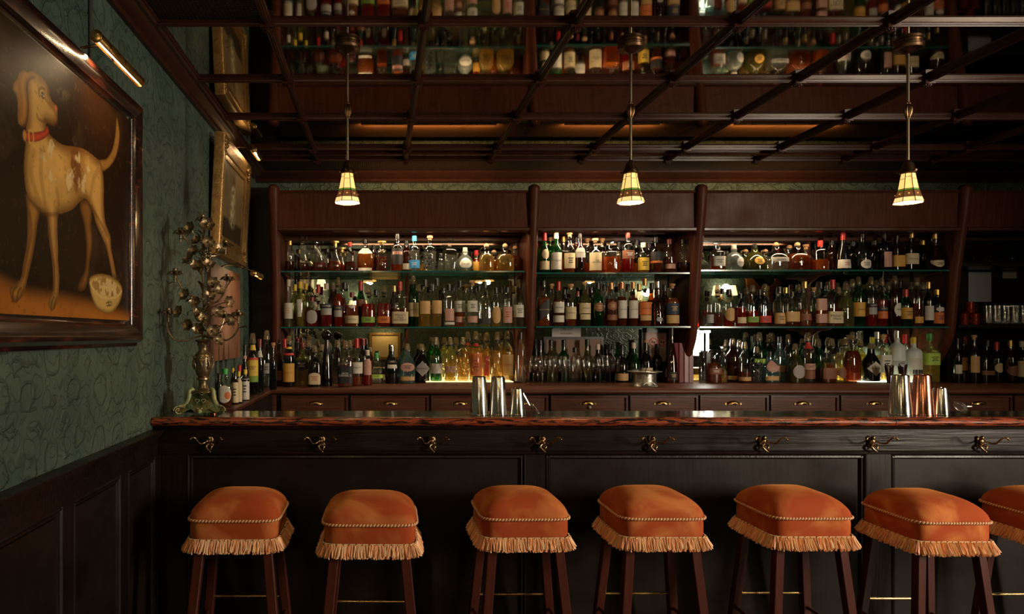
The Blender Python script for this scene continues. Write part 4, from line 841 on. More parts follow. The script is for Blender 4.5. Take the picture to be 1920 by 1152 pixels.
# figural double coat hooks
def hook_parts():
    b = MB()   # little figure-shaped back piece
    b.sphere((0,-0.012,0.020), 0.0085, 10, 8, 1.15)
    b.lathe([(0.004,-0.012),(0.008,-0.006),(0.011,0.004),(0.009,0.012),(0.005,0.015)], 10, (0,-0.009,0), dep=0.7)
    b.tube([(0.0,-0.009,-0.008),(-0.010,-0.014,-0.014),(-0.013,-0.018,-0.020),(-0.004,-0.020,-0.030),(0.006,-0.022,-0.038)], [0.006,0.0065,0.006,0.005,0.0035], 8)
    b.tube([(0.002,-0.009,-0.008),(0.012,-0.015,-0.013),(0.014,-0.020,-0.018),(0.010,-0.022,-0.026)], [0.006,0.006,0.005,0.003], 8)
    b.sphere((0.007,-0.023,-0.040), 0.0045, 8, 6); b.sphere((0.010,-0.023,-0.028), 0.004, 8, 6)
    fig = b.mesh('figure', ang=70)
    b2 = MB(); b2.lathe([(0.014,-0.022),(0.017,-0.012),(0.013,0.0),(0.016,0.014),(0.010,0.024)], 12, (0,-0.002,0), dep=0.22); plate = b2.mesh('back_plate', ang=60)
    arms = []
    for s in (-1, 1):
        pts = catmull([(s*0.006,-0.010,0.008),(s*0.024,-0.026,-0.002),(s*0.036,-0.040,0.000),(s*0.044,-0.050,0.014),(s*0.052,-0.058,0.027),(s*0.062,-0.064,0.028),(s*0.068,-0.066,0.022)], 4)
        b3 = MB().tube(pts, [0.0042-0.0012*(k/len(pts)) for k in range(len(pts))], 8)
        b3.sphere(pts[-1], 0.0050, 8, 6); arms.append(b3.mesh('hook_arm', ang=70))
    return fig, plate, arms
fig, plate, arms = hook_parts()
hook_br = pbr('old_hook_brass', (0.30,0.20,0.10), 0.22, 1.0, rnoise=((40,40,40),0.15,0.4))
for hx in (389, 600, 809, 1017, 1225, 1435, 1640, 1845, 2050, 2255):
    h = put('coat_hook', plate, brass_dark, ba, (PX(hx,3.02)+0.004, 0.046, PZ(829,3.05)))
    put('hook_figure', fig, hook_br, h); put('hook_arm', arms[0], hook_br, h); put('hook_arm', arms[1], hook_br, h)
# ================================================================ STOOLS
def velvet():
    m, nt, b = new_mat('rust_orange_velvet'); L = nt.links
    tc = nt.nodes.new('ShaderNodeTexCoord'); oi = nt.nodes.new('ShaderNodeObjectInfo')
    ad = nt.nodes.new('ShaderNodeVectorMath'); ad.operation = 'ADD'
    L.new(tc.outputs['Object'], ad.inputs[0]); L.new(oi.outputs['Random'], ad.inputs[1])
    nz = nt.nodes.new('ShaderNodeTexNoise'); nz.inputs['Scale'].default_value = 5.5; nz.inputs['Detail'].default_value = 4; nz.inputs['Distortion'].default_value = 0.8
    L.new(ad.outputs[0], nz.inputs['Vector'])
    cr = nt.nodes.new('ShaderNodeValToRGB'); e = cr.color_ramp.elements; e[0].position = 0.47; e[1].position = 0.70
    e[0].color = (0.40,0.072,0.020,1); e[1].color = (0.62,0.215,0.062,1)
    L.new(nz.outputs['Fac'], cr.inputs[0])
    n2 = nt.nodes.new('ShaderNodeTexNoise'); n2.inputs['Scale'].default_value = 260; n2.inputs['Detail'].default_value = 2; L.new(tc.outputs['Object'], n2.inputs['Vector'])
    mx = nt.nodes.new('ShaderNodeMix'); mx.data_type = 'RGBA'; mx.blend_type = 'MULTIPLY'; mx.inputs[0].default_value = 0.35
    L.new(cr.outputs[0], mx.inputs[6]); L.new(n2.outputs['Color'], mx.inputs[7]); L.new(cr.outputs[0], b.inputs['Base Color'])
    bp = nt.nodes.new('ShaderNodeBump'); bp.inputs['Strength'].default_value = 0.25; bp.inputs['Distance'].default_value = 0.002
    L.new(n2.outputs['Fac'], bp.inputs['Height']); L.new(bp.outputs[0], b.inputs['Normal'])
    b.inputs['Roughness'].default_value = 0.85; b.inputs['Specular IOR Level'].default_value = 0.15
    b.inputs['Sheen Weight'].default_value = 0.45; b.inputs['Sheen Roughness'].default_value = 0.35; b.inputs['Sheen Tint'].default_value = (0.9,0.42,0.12,1)
    return m
VEL = velvet()
fringe_m = vcol('silk_fringe', 0.55); cord_a = pbr('cream_cord', (0.92,0.66,0.38), 0.45); cord_b = pbr('rust_cord', (0.42,0.11,0.03), 0.6)
HWX, HWY, ZCO, ZBO = 0.170, 0.162, 0.765, 0.690
def rrect(hx, hy, n=72, p=7.0):
    out = []
    for k in range(n):
        a = 2*PI*(k+0.5)/n; ca, sa = math.cos(a), math.sin(a)
        # even spacing round a rounded rectangle
        s = max(abs(ca), abs(sa)); x, y = ca/s, sa/s
        q = (abs(x)**p+abs(y)**p)**(-1.0/p)
        out.append((x*q*hx, y*q*hy))
    return out
def loft(loops, capt=True, capb=True):
    b = MB(); n = len(loops[0]); vs = [p for l in loops for p in l]; fs = []
    for i in range(len(loops)-1):
        for k in range(n): k2 = (k+1) % n; fs.append((i*n+k, i*n+k2, (i+1)*n+k2, (i+1)*n+k))
    if capb: fs.append(tuple(range(n))[::-1])
    if capt: fs.append(tuple((len(loops)-1)*n+k for k in range(n)))
    return b.add(vs, fs)
def ring(s, z, p=7.0, grow=0.0): return [(x, y, z) for x, y in rrect(HWX*s+grow, HWY*s+grow, 72, p)]
band_me = loft([ring(0.96,ZBO-0.012), ring(0.985,ZBO), ring(1.0,ZBO+0.015), ring(1.0,ZBO+0.05), ring(0.99,ZCO)]).mesh('velvet_band', ang=60)
dome = [ring(1.0,ZCO,7), ring(1.012,ZCO+0.008,7)]
for k in range(1, 13):
    t = (k/13.0)*PI/2; dome.append(ring(1.012*math.cos(t)**0.70, ZCO+0.008+0.078*math.sin(t)**1.15, 7-3.6*(k/13.0)))
dome_me = loft(dome, True, False).mesh('velvet_cushion', ang=70)
# twisted cord: two plies wound round each other
def cord_mesh(ph, n=72*9, pitch=0.0125, rad=0.0030):
    path = rrect(HWX*1.012+0.002, HWY*1.012+0.002, 288, 7)
    P = np.array(path+[path[0]]); d = np.r_[0, np.cumsum(np.hypot(*np.diff(P, axis=0).T))]; Lx = d[-1]; turns = round(Lx/pitch)
    s = np.linspace(0, Lx, n, endpoint=False); x = np.interp(s, d, P[:,0]); y = np.interp(s, d, P[:,1])
    tx = np.interp((s+1e-3) % Lx, d, P[:,0])-x; ty = np.interp((s+1e-3) % Lx, d, P[:,1])-y; l = np.hypot(tx, ty)+1e-9
    nx, ny = ty/l, -tx/l; a = 2*PI*turns*s/Lx+ph
    pts = [(x[i]+nx[i]*rad*math.cos(a[i]), y[i]+ny[i]*rad*math.cos(a[i]), ZCO+rad*math.sin(a[i])) for i in range(n)]
    return MB().tube(pts+[pts[0]], 0.0034, 5).mesh('cord', ang=80)
ca_me, cb_me = cord_mesh(0), cord_mesh(PI)
# fringe: a few hundred loose flared strands
def fringe():
    b = MB(); cols = []; R = random.Random(5)
    path = rrect(HWX+0.002, HWY+0.002, 288, 9); P = np.array(path+[path[0]]); d = np.r_[0, np.cumsum(np.hypot(*np.diff(P, axis=0).T))]; Lx = d[-1]
    N = 1150
    for i in range(N):
        s = Lx*(i+R.random())/N; x = np.interp(s, d, P[:,0]); y = np.interp(s, d, P[:,1])
        tx = np.interp((s+2e-3) % Lx, d, P[:,0])-x; ty = np.interp((s+2e-3) % Lx, d, P[:,1])-y; l = math.hypot(tx, ty)+1e-9; tx, ty = tx/l, ty/l
        nx, ny = ty, -tx
        ln = R.uniform(0.036,0.050); sl = R.gauss(0,0.005); out = R.uniform(0.012,0.024); w_ = R.uniform(0.0013,0.0022)
        o0 = R.uniform(0.0,0.004)
        vs = []
        for (f, g) in ((0.0,0.0),(0.45,0.40),(1.0,1.0)):
            cx, cy, cz = x+nx*(o0+out*g)+tx*sl*f, y+ny*(o0+out*g)+ty*sl*f, ZBO+0.004-ln*f
            ww = w_*(1.0+0.5*f)
            vs += [(cx-tx*ww, cy-ty*ww, cz), (cx+nx*ww, cy+ny*ww, cz), (cx+tx*ww, cy+ty*ww, cz)]
        b.add(vs, [(0,1,4,3),(1,2,5,4),(3,4,7,6),(4,5,8,7)])
        q = R.random(); c = (0.95,0.50,0.24) if q < 0.5 else ((0.85,0.30,0.10) if q < 0.78 else (1.0,0.68,0.38))
        k = R.uniform(0.75,1.1); cols += [tuple(ch*k for ch in c)]*9
    me = b.mesh('fringe', fix=False, ang=80); set_vcol(me, np.array(cols)); return me
fr_me = fringe()
# woven heading of the fringe + nail heads
hd_me = loft([ring(1.0,ZBO-0.004,9,0.001), ring(1.0,ZBO-0.003,9,0.005), ring(1.0,ZBO+0.005,9,0.005), ring(1.0,ZBO+0.006,9,0.001)], False, False).mesh('braid', ang=60)
nb_ = MB(); pth = rrect(HWX+0.004, HWY+0.004, 288, 9); P = np.array(pth+[pth[0]]); d_ = np.r_[0, np.cumsum(np.hypot(*np.diff(P, axis=0).T))]
Rn = random.Random(2)
for i in range(52):
    s = d_[-1]*(i+Rn.uniform(-0.18,0.18))/52 % d_[-1]; nb_.sphere((np.interp(s,d_,P[:,0]), np.interp(s,d_,P[:,1]), ZBO+0.002+Rn.uniform(-.001,.001)), 0.0046, 8, 6)
nail_me = nb_.mesh('nails', ang=80)
def leg_mesh(sx, sy):
    top = Vector((sx*0.125, sy*0.118, ZBO)); bot = Vector((sx*0.190, sy*0.178, 0.0)); loops = []
    for t, h in ((0,0.0185),(0.5,0.0185),(1,0.016)):
        c = top.lerp(bot, t); c2 = h*0.82
        loops.append([(c.x+a, c.y+b_, c.z) for a, b_ in ((-h,-c2),(-c2,-h),(c2,-h),(h,-c2),(h,c2),(c2,h),(-c2,h),(-h,c2))])
    return loft(loops).mesh('leg', ang=30)
legs = [leg_mesh(sx, sy) for sx in (-1,1) for sy in (-1,1)]
ZF = 0.36; fx, fy = 0.125+0.065*(ZBO-ZF)/ZBO, 0.118+0.060*(ZBO-ZF)/ZBO
rails = {}
rails['foot_rail'] = [MB().tube([(-fx,sy*fy,ZF),(fx,sy*fy,ZF)], 0.0065, 10).mesh('foot_rail') for sy in (-1,1)]
rails['stretcher'] = [MB().tube([(sx*(fx+0.006),-fy-0.006,ZF-0.06),(sx*(fx+0.006),fy+0.006,ZF-0.06)], 0.0075, 10).mesh('stretcher') for sx in (-1,1)]
frame_me = loft([[(x*0.86, y*0.86, z) for x, y, z in ring(1, ZBO-0.045)], [(x*0.90, y*0.90, z) for x, y, z in ring(1, ZBO-0.012)]]).mesh('seat_frame', ang=40)
ST = [(434.5,170,978,'closest to the green wall'),(693.5,177,986,'second from the green wall'),(988,166,975,'third from the green wall'),(1248,162,974,'fourth from the green wall'),(1529.5,156,973,'fifth from the green wall'),(1795,148,981.5,'sixth from the green wall'),(2040,150,975,'seventh from the green wall')]
for i, (sx, wpx, cy_, lab) in enumerate(ST):
    Yf = (CH-ZCO)*1280/(cy_-628)
    wm = wpx*Yf/1280; kx = wm/(2*HWX)
    s = thing('bar_stool', 'rust velvet bar stool with tasselled fringe, '+lab, 'stool', (PX(sx,Yf), Yf+HWY, 0), group='velvet stools along the bar')
    s.scale = (kx, 1, 1); s.rotation_euler.z = (0.0,-0.012,0.01,0.0,0.0,0.0,0.01)[i]
    put('cushion', dome_me, VEL, s); put('seat_band', band_me, VEL, s)
    put('cord', ca_me, cord_a, s); put('cord', cb_me, cord_b, s)
    f = put('fringe', fr_me, fringe_m, s); f['kind'] = 'stuff'
    put('fringe_braid', hd_me, cord_a, s); nn = put('nailhead_trim', nail_me, brass, s); nn['kind'] = 'stuff'
    put('seat_frame', frame_me, wood_leg, s)
    for l in legs: put('leg', l, wood_leg, s)
    for m_ in rails['foot_rail']: put('foot_rail', m_, brass, s)
    for m_ in rails['stretcher']: put('stretcher', m_, wood_leg, s)
# ================================================================ SHAKERS AND STRAINERS ON THE BAR
def shaker(px, wb, wt, h_, mat, lab, Y=3.13, two=False):
    k = Y/1280; rb, rt, H = wb*k/2, wt*k/2, h_*k
    t = thing('shaker_tin', lab, 'shaker', (PX(px,Y), Y, ZB))
    MB().lathe([(rb+0.0012,0),(rb+0.0018,0.002),(rb+0.0008,0.005)], 32).build('rolled_rim', mat, t)
    MB().lathe([(rb,0.003),(rb*0.995,0.006),(rt*1.01,H-0.006),(rt*0.97,H-0.002),(rt*0.86,H),(rt*0.80,H-0.002),(0.001,H-0.002)], 40).build('cup', mat, t, ang=35)
shaker(898.5,34,25,72,steel,'tall polished steel shaker tin upside down next to second tall tin')
shaker(934,33,25,72,steel,'tall polished steel tin standing between another tall tin and a short one')
shaker(970,30,21,50,steel,'short polished steel tin beside the spring strainer')
shaker(1688,38,28,75,steel,'tall steel shaker tin beside the copper tin')
shaker(1729,37,28,75,copper,'tall polished copper shaker tin between two steel tins')
shaker(1763.5,30,22,51,steel,'short steel tin beside the fine strainer and copper tin')
def strainer(px, Y, lab, fine):
    t = thing('strainer', lab, 'strainer', (PX(px,Y), Y, ZB))
    if not fine:
        # handle leaning up to the tin, ring of spring wire at the foot
        h = MB().tube([(-0.050,0,0.112),(-0.030,0,0.075),(-0.012,0,0.042),(0.000,0,0.026)], [0.0032,0.0030,0.0026,0.0030], 8)
        h.sphere((-0.050,0,0.112), 0.0048, 8, 6); h.build('handle', steel, t)
        b = MB(); pts = []
        for k in range(160):
            a = 2*PI*k/160*0.92; rr_ = 0.026; cx, cz = 0.014+0.020*math.cos(a), 0.0; ph = k*1.15
            u = 0.027*math.cos(a); v = 0.012*math.sin(a)
            pts.append((0.014+u*0.62+0.0035*math.cos(ph), v+0.0035*math.sin(ph)*0.5, 0.028-u*0.80+0.0035*math.sin(ph)))
        b.tube(pts, 0.0009, 5); b.build('spring', steel, t)
        pl = MB(); ring_ = [(0.013+0.024*math.cos(2*PI*k/24)*0.62, -0.003+0.013*math.sin(2*PI*k/24), 0.030-0.024*math.cos(2*PI*k/24)*0.80) for k in range(24)]
        pl.tube(ring_+[ring_[0]], 0.0022, 6, False); pl.add(ring_, [tuple(range(24))]); pl.build('plate', steel, t)
    else:
        h = MB().tube([(-0.045,0,0.090),(-0.030,0,0.068),(-0.018,0,0.052)], [0.003,0.0028,0.003], 8); h.build('handle', steel, t)
        b = MB()
        for k in range(9):
            a = (k/8.0)*PI/2; rr_ = 0.038*math.cos(a); off = 0.026*math.sin(a)
            ring_ = [(0.004+rr_*math.cos(2*PI*j/26)*0.62+off*0.75, rr_*math.sin(2*PI*j/26)*0.7, 0.032-rr_*math.cos(2*PI*j/26)*0.72+off*0.55) for j in range(26)]
            if rr_ > 0.002: b.tube(ring_+[ring_[0]], 0.0024 if k == 0 else 0.0006, 5, False)
        for j in range(26):
            pts = []
            for k in range(7):
                a = (k/6.0)*PI/2; rr_ = 0.038*math.cos(a); off = 0.026*math.sin(a)
                pts.append((0.004+rr_*math.cos(2*PI*j/26)*0.62+off*0.75, rr_*math.sin(2*PI*j/26)*0.7, 0.032-rr_*math.cos(2*PI*j/26)*0.72+off*0.55))
            b.tube(pts, 0.0006, 4, False)
        b.build('mesh_bowl', steel, t)
        MB().box(0.036, 0.058, -0.006, 0.006, 0.036, 0.041).build('thumb_tab', steel, t, smooth=False)
strainer(998, 3.13, 'spring-edged steel strainer leaning on the short tin', False)
strainer(1797, 3.13, 'fine wire mesh strainer leaning on the short tin by copper', True)
j_ = thing('jigger', 'small copper jigger behind the foot of the green candelabra', 'jigger', (PX(400,3.22), 3.22, ZB))
MB().lathe([(0.016,0),(0.017,0.002),(0.013,0.022),(0.010,0.026),(0.012,0.030),(0.015,0.042),(0.0145,0.042),(0.011,0.030)], 20, cap=False).build('cup', copper, j_)
# ================================================================ GLASSWARE AND THINGS ON THE BACK COUNTER
wg_prof = [(0.034,0.0),(0.034,0.0015),(0.015,0.006),(0.0045,0.014),(0.0035,0.03),(0.0035,0.080),(0.006,0.088),(0.024,0.104),(0.033,0.125),(0.0355,0.150),(0.034,0.180),(0.031,0.212),(0.0305,0.2125)]
wg_me = MB().lathe(wg_prof, 20, cap=False).mesh('wine_glass', ang=60)
def wine_glass(px, Y, lab, k=1.0, z=ZK):
    o = put('wine_glass', wg_me, glass_w, None, (PX(px,Y), Y, z)); o.scale = (k, k, k)
    tag(o, lab, 'glass', 'stemmed wine glasses on the back counter')
for k, px in enumerate((815,834,853,874,893,913,931)):
    wine_glass(px, (4.88,4.98)[k % 2], 'clear stemmed wine glass before lit amber bottles, %s along the row' % ORD[k])
gi = 0
for r_, (Y, xs) in enumerate(((4.86, (991,1009,1027,1045,1063,1081,1099,1117,1135,1154)), (4.95, (1000,1018,1036,1054,1072,1090,1108,1126,1144)))):
    for k, px in enumerate(xs):
        wine_glass(px, Y, 'stemmed wine glass in %s packed row below middle bay, %s past second post' % (('front','middle','rear')[r_], ORD[k]), 0.98)
ib = thing('ice_bucket', 'dented pewter ice bucket with wide flat rim', 'bucket', (PX(1209,4.80), 4.80, ZK))
kk = 4.80/1280
MB().lathe([(23*kk,0),(21.5*kk,0.008),(20*kk,0.03),(20*kk,0.085),(22*kk,0.094),(31*kk,0.100),(31*kk,0.103),(21*kk,0.099),(18.5*kk,0.09),(18*kk,0.01)], 32, cap=False).build('body', pewter, ib, ang=35)
MB().tube([(0.040*math.cos(a), -21.5*kk-0.004, 0.012+0.018*math.sin(a)) for a in np.linspace(0, PI, 12)], 0.003, 6).build('handle', pewter, ib)
MB().tube([(-0.02,-0.03,0.06),(0.015,0.01,0.125)], 0.003, 6).build('tong', steel, ib)
maroon = pbr('maroon_leather', (0.17,0.022,0.030), 0.32, noise=((0.10,0.012,0.016),(20,20,4),0.4,0.8))
for k, px in enumerate((1268,1277.5,1287,1296)):
    t = thing('menu_cover', 'tall maroon leather menu cover, %s of four standing by magnum' % ORD[k], 'menu', (PX(px,5.16), 5.16, ZK), 0.25-0.1*k, 'maroon menus standing on the counter')
    MB().box(-0.015, 0.015, -0.004, -0.001, 0, 0.298).build('front_cover', maroon, t, smooth=False); MB().box(-0.015, 0.015, 0.001, 0.004, 0, 0.298).build('back_cover', maroon, t, smooth=False)
    MB().box(-0.013, 0.014, -0.001, 0.001, 0.003, 0.294).build('leaves', LAB['cream'], t, smooth=False); MB().tube([(-0.016,0,0),(-0.016,0,0.298)], 0.0045, 8).build('spine', maroon, t)
straw_m = pbr('black_straw', (0.012,0.006,0.006), 0.3); straw_r = pbr('maroon_straw', (0.10,0.012,0.014), 0.3)
for k, px in enumerate((1668, 1692)):
    t = thing('straw_cup', ('glass cup of dark straws standing in front of framed-label bottle','glass cup of dark straws in front of frosted bottles')[k], 'cup', (PX(px,4.98), 4.98, ZK))
    MB().lathe([(0.018,0),(0.019,0.004),(0.030,0.100),(0.0295,0.100)], 20, cap=False).build('cup', glass_w, t)
    R = random.Random(k)
    for s in range(16):
        a = 2*PI*s/16; b0 = R.uniform(0.004,0.014)
        MB().tube([(b0*math.cos(a), b0*math.sin(a), 0.005), (0.026*math.cos(a+R.uniform(-.3,.3)), 0.026*math.sin(a), R.uniform(0.125,0.150))], 0.0032, 6).build('straw', straw_m if s % 3 else straw_r, t)
# notices fixed to the mirror of the middle bay
paper_w = pbr('notice_paper', (0.46,0.42,0.38), 0.6)
n_ = thing('notice', 'paper CPR kit notice fixed to mirror behind the wine bottles', 'notice', (PX(1062,5.37), 5.371, PZ(640,5.37)))
kn = 5.37/1280
poly = [(-27*kn,0),(27*kn,0),(27*kn,27*kn),(-22*kn,27*kn),(-27*kn,22*kn)]
MB().prism(poly, -0.002, 0.002, 'XZ').build('sheet', paper_w, n_, smooth=False)
for s, zz_, w_, h_ in (('CPR KIT',22,24,7),('AVAILABLE',14,22,4.5),('UPON REQUEST',6.5,32,4.5)):
    flat_text(s, w_*kn, h_*kn, 'lettering', ink, n_, lambda u, v, z0=zz_: (u, -0.0028, z0*kn+v))
n2 = thing('framed_notice', 'black framed no smoking notice leaning on mirror of middle bay', 'frame', (PX(1229,5.35), 5.352, PZ(684,5.35)))
def frame_box(b, w_, h_, t, y0, y1):
    b.box(-w_/2,-w_/2+t,y0,y1,0,h_); b.box(w_/2-t,w_/2,y0,y1,0,h_); b.box(-w_/2+t,w_/2-t,y0,y1,0,t); b.box(-w_/2+t,w_/2-t,y0,y1,h_-t,h_); return b
frame_box(MB(), 52*kn, 66*kn, 6*kn, -0.010, 0.010).build('frame', black_pl, n2, smooth=False)
MB().box(-21*kn, 21*kn, -0.002, 0.002, 5*kn, 61*kn).build('sheet', pbr('notice_pink',(0.50,0.36,0.33),0.6), n2, smooth=False)
pink_r = pbr('notice_red', (0.55,0.06,0.06), 0.6)
for cx in (-4, 13):
    rg = [(cx*kn+7*kn*math.cos(a), -0.003, 42*kn+7*kn*math.sin(a)) for a in np.linspace(0, 2*PI, 25)]
    b = MB().tube(rg, 0.0030, 5, False); b.tube([(cx*kn-5*kn,-0.003,42*kn+5*kn),(cx*kn+5*kn,-0.003,42*kn-5*kn)], 0.0030, 5); b.build('prohibition_ring', pink_r, n2)
    MB().box(cx*kn-4*kn, cx*kn+4*kn, -0.0028, -0.002, 41*kn, 43*kn).build('cigarette_mark', ink, n2, smooth=False)
flat_text('NO', 14*kn, 9*kn, 'lettering', ink, n2, lambda u, v: (u-8*kn, -0.0028, 24*kn+v))
MB().box(-21*kn, 21*kn, 0.0022, 0.006, -(PZ(684,5.35)-ZK)/1.0, 5*kn).build('easel_back', black_pl, n2, smooth=False)
n3 = thing('menu_board', 'low black framed board leaning on mirror behind wine bottles', 'frame', (PX(1075,5.365), 5.358, ZK))
frame_box(MB(), 112*kn, 82*kn, 5*kn, -0.006, 0.006).build('frame', black_pl, n3, smooth=False)
MB().box(-52*kn, 52*kn, -0.002, 0.002, 4*kn, 78*kn).build('board', pbr('tan_board',(0.16,0.085,0.05),0.6), n3, smooth=False)
# ---- dark bay past the fourth post: mugs, tumblers, coupes, papers
mug_me = MB().lathe([(0.032,0),(0.034,0.004),(0.035,0.08),(0.037,0.085),(0.0345,0.085),(0.032,0.01),(0.001,0.008)], 20, cap=False).mesh('cup', ang=40)
mh_me = MB().tube([(0.034,0,0.070),(0.055,0,0.070),(0.062,0,0.045),(0.052,0,0.018),(0.034,0,0.016)], 0.003, 6).mesh('handle')
redc = pbr('red_copper_mug', (0.62,0.10,0.06), 0.25, 0.9, bump=((50,50,50),0.4,2))
for k, (px, Y, z) in enumerate(((1806,5.13,Z4[1]), (1826,5.14,Z4[1]), (1817,5.135,Z4[1]+0.0862))):
    t = thing('copper_mug', ('red copper mug on dark shelf closest to fourth post','red copper mug on dark shelf beneath the topmost mug\'s handle','red copper mug stacked on top of two others')[k], 'mug', (PX(px,Y), Y, z))
    put('cup', mug_me, redc, t); put('handle', mh_me, redc, t)
tum_me = MB().lathe([(0.024,0),(0.026,0.003),(0.031,0.145),(0.0295,0.145),(0.024,0.012),(0.001,0.012)], 16, cap=False).mesh('tumbler', ang=50)
i = 0
for Y in (5.11, 5.20):
    for px in (1853,1870,1887,1904,1921,1938):
        o = put('tumbler', tum_me, glass_w, None, (PX(px+(8 if Y > 5.15 else 0),Y), Y, Z4[1]))
        tag(o, 'tall clear tumbler in %s row beside copper mugs, %s past the mugs' % ('front' if Y < 5.15 else 'rear', ORD[i % 6]), 'glass', 'tumblers on the dark shelf'); i += 1
coupe_me = MB().lathe([(0.030,0),(0.030,0.0015),(0.010,0.006),(0.0035,0.015),(0.0035,0.075),(0.012,0.082),(0.034,0.098),(0.043,0.122),(0.0425,0.1225)], 18, cap=False).mesh('coupe', ang=60)
i = 0
for Y in (5.11, 5.22):
    for px in (1826,1850,1874,1898,1922,1946):
        o = put('coupe_glass', coupe_me, glass_w, None, (PX(px+(6 if Y > 5.15 else 0),Y), Y, Z4[0]))
        tag(o, 'clear coupe glass, %s row on top dark shelf, %s past fourth post' % ('front' if Y < 5.15 else 'rear', ORD[i % 6]), 'glass', 'coupes on the top dark shelf'); i += 1
o = MB().box(-0.09, 0.09, -0.0015, 0.0, 0, 0.235).build('paper_sheet', pbr('blue_white_paper',(0.34,0.34,0.40),0.6), None, (PX(1842,5.36), 5.384, PZ(566,5.37)), smooth=False)
tag(o, 'large sheet of paper taped up behind copper mugs', 'paper')
o = MB().box(-0.055, 0.055, -0.0015, 0.0, 0, 0.066).build('paper_note', LAB['grey'], None, (PX(1898,5.36), 5.384, PZ(522,5.37)), smooth=False)
tag(o, 'small torn note taped on dark board above the tumblers', 'paper')
# ================================================================ PICTURES ON THE GREEN WALL
XC = XL+0.030                    # canvas plane of the big picture
def wc(px, py, X=None):          # frame position -> (distance along wall, height)
    Y = -(X or XC)*1280/(715-px); return (Y, CH+(628-py)*Y/1280)
def za(p): return (p[0]/4.115, 100+p[1]/4.115)
def zb_(p): return (p[0]/3.84, 360+p[1]/3.84)
def poly_of(pts, f, n=5): return np.array([wc(*f(p)) for p in catmull(pts, n, True)])
def inside_dist(P, poly):
    x, y = P[:,0], P[:,1]; ins = np.zeros(len(P), bool); dm = np.full(len(P), 1e9); n = len(poly)
    for i in range(n):
        ax, ay = poly[i]; bx, by = poly[(i+1) % n]
        cond = (ay > y) != (by > y)
        xi = (bx-ax)*(y-ay)/((by-ay) if abs(by-ay) > 1e-12 else 1e-12)+ax
        ins ^= cond & (x < xi)
        dx, dy = bx-ax, by-ay; t = np.clip(((x-ax)*dx+(y-ay)*dy)/(dx*dx+dy*dy+1e-12), 0, 1)
        dm = np.minimum(dm, np.hypot(x-ax-t*dx, y-ay-t*dy))
    return ins, dm
def noise2(P, s, seed):          # cheap value noise
    r = np.random.default_rng(seed); T = r.random((64,64)); u, v = P[:,0]*s, P[:,1]*s
    i, j = np.floor(u).astype(int), np.floor(v).astype(int); f, g = u-i, v-j; f = f*f*(3-2*f); g = g*g*(3-2*g)
    a = lambda p, q: T[p % 64, q % 64]
    return (a(i,j)*(1-f)+a(i+1,j)*f)*(1-g)+(a(i,j+1)*(1-f)+a(i+1,j+1)*f)*g
def fbm(P, s, seed): return sum(noise2(P, s*2**k, seed+k)/2**(k+1) for k in range(5))
def grid(y0, y1, z0, z1, st):
    ny, nz = int((y1-y0)/st)+1, int((z1-z0)/st)+1
    Yg, Zg = np.meshgrid(np.linspace(y0, y1, ny), np.linspace(z0, z1, nz), indexing='ij'); return ny, nz, np.c_[Yg.ravel(), Zg.ravel()]
def canvas(name, ny, nz, P, cols, mat, parent, x=0.0, o=(0,0)):
    vs = np.c_[np.full(len(P), x), P[:,0]-o[0], P[:,1]-o[1]]
    i, j = np.meshgrid(np.arange(ny-1), np.arange(nz-1), indexing='ij'); a = (i*nz+j).ravel()
    fs = np.c_[a, a+nz, a+nz+1, a+1]
    me = bpy.data.meshes.new(name); me.from_pydata(vs.tolist(), [], fs.tolist()); set_vcol(me, cols); me.update()
    return put(name, me, mat, parent)
def blend(c, col, a): return c*(1-a[:,None])+np.array(col)*a[:,None]
def sm(x, a, b): t = np.clip((x-a)/(b-a), 0, 1); return t*t*(3-2*t)
cy0, cy1, cz0, cz1 = 1.42, 2.67, CH+0.055, CH+0.835
ny, nz, P = grid(cy0, cy1, cz0, cz1, 0.0030)
N = fbm(P, 9, 1); N2 = fbm(P, 40, 9); N3 = fbm(P, 4, 21)
c = np.array([0.017,0.007,0.0032])*(0.45+1.0*N3)[:,None]
c = blend(c, (0.060,0.034,0.017), sm(N, 0.56, 0.74)*0.5)            # rubbed lighter patches of the ground
lamp_glint = np.array(wc(200, 190)); dsp = np.hypot(P[:,0]-lamp_glint[0], P[:,1]-lamp_glint[1]); c = blend(c, (0.10,0.036,0.012), 0.55*np.exp(-(dsp/0.16)**2))  # picture lamp's warm reflection, painted into the canvas colour
ink_p = poly_of([(415,275),(470,240),(540,290),(545,350),(500,400),(455,370),(440,320)], za); i_, d_ = inside_dist(P, ink_p); c = blend(c, (0.10,0.068,0.036), i_*sm(d_, 0.0, 0.02)*sm(N2, 0.46, 0.62)*0.6)
# floor of the picture
zfl = np.interp(P[:,0], [wc(*zb_(q))[0] for q in ((0,600),(200,700),(440,735),(620,770),(880,850),(960,880))], [wc(*zb_(q))[1] for q in ((0,600),(200,700),(440,735),(620,770),(880,850),(960,880))])
c = blend(c, (0.42,0.145,0.020), sm(zfl-P[:,1], -0.02, 0.05)*0.9); c = blend(c, (0.20,0.055,0.010), sm(N, 0.45, 0.7)*sm(zfl-P[:,1], 0.0, 0.03)*0.6)
def paint(c, poly, col, dark, edge=0.028, k=1.0, spots=None):
    i_, d_ = inside_dist(P, poly); a = i_*sm(d_, 0.0, 0.002)
    sh = sm(d_, 0.0, edge); colr = np.array(dark)*(1-sh)[:,None]+np.array(col)*sh[:,None]
    colr = colr*(0.78+0.45*N)[:,None]*(0.9+0.2*N2)[:,None]
    return c*(1-a[:,None])+colr*a[:,None]
TAN, TDK = (0.56,0.32,0.085), (0.19,0.085,0.020)
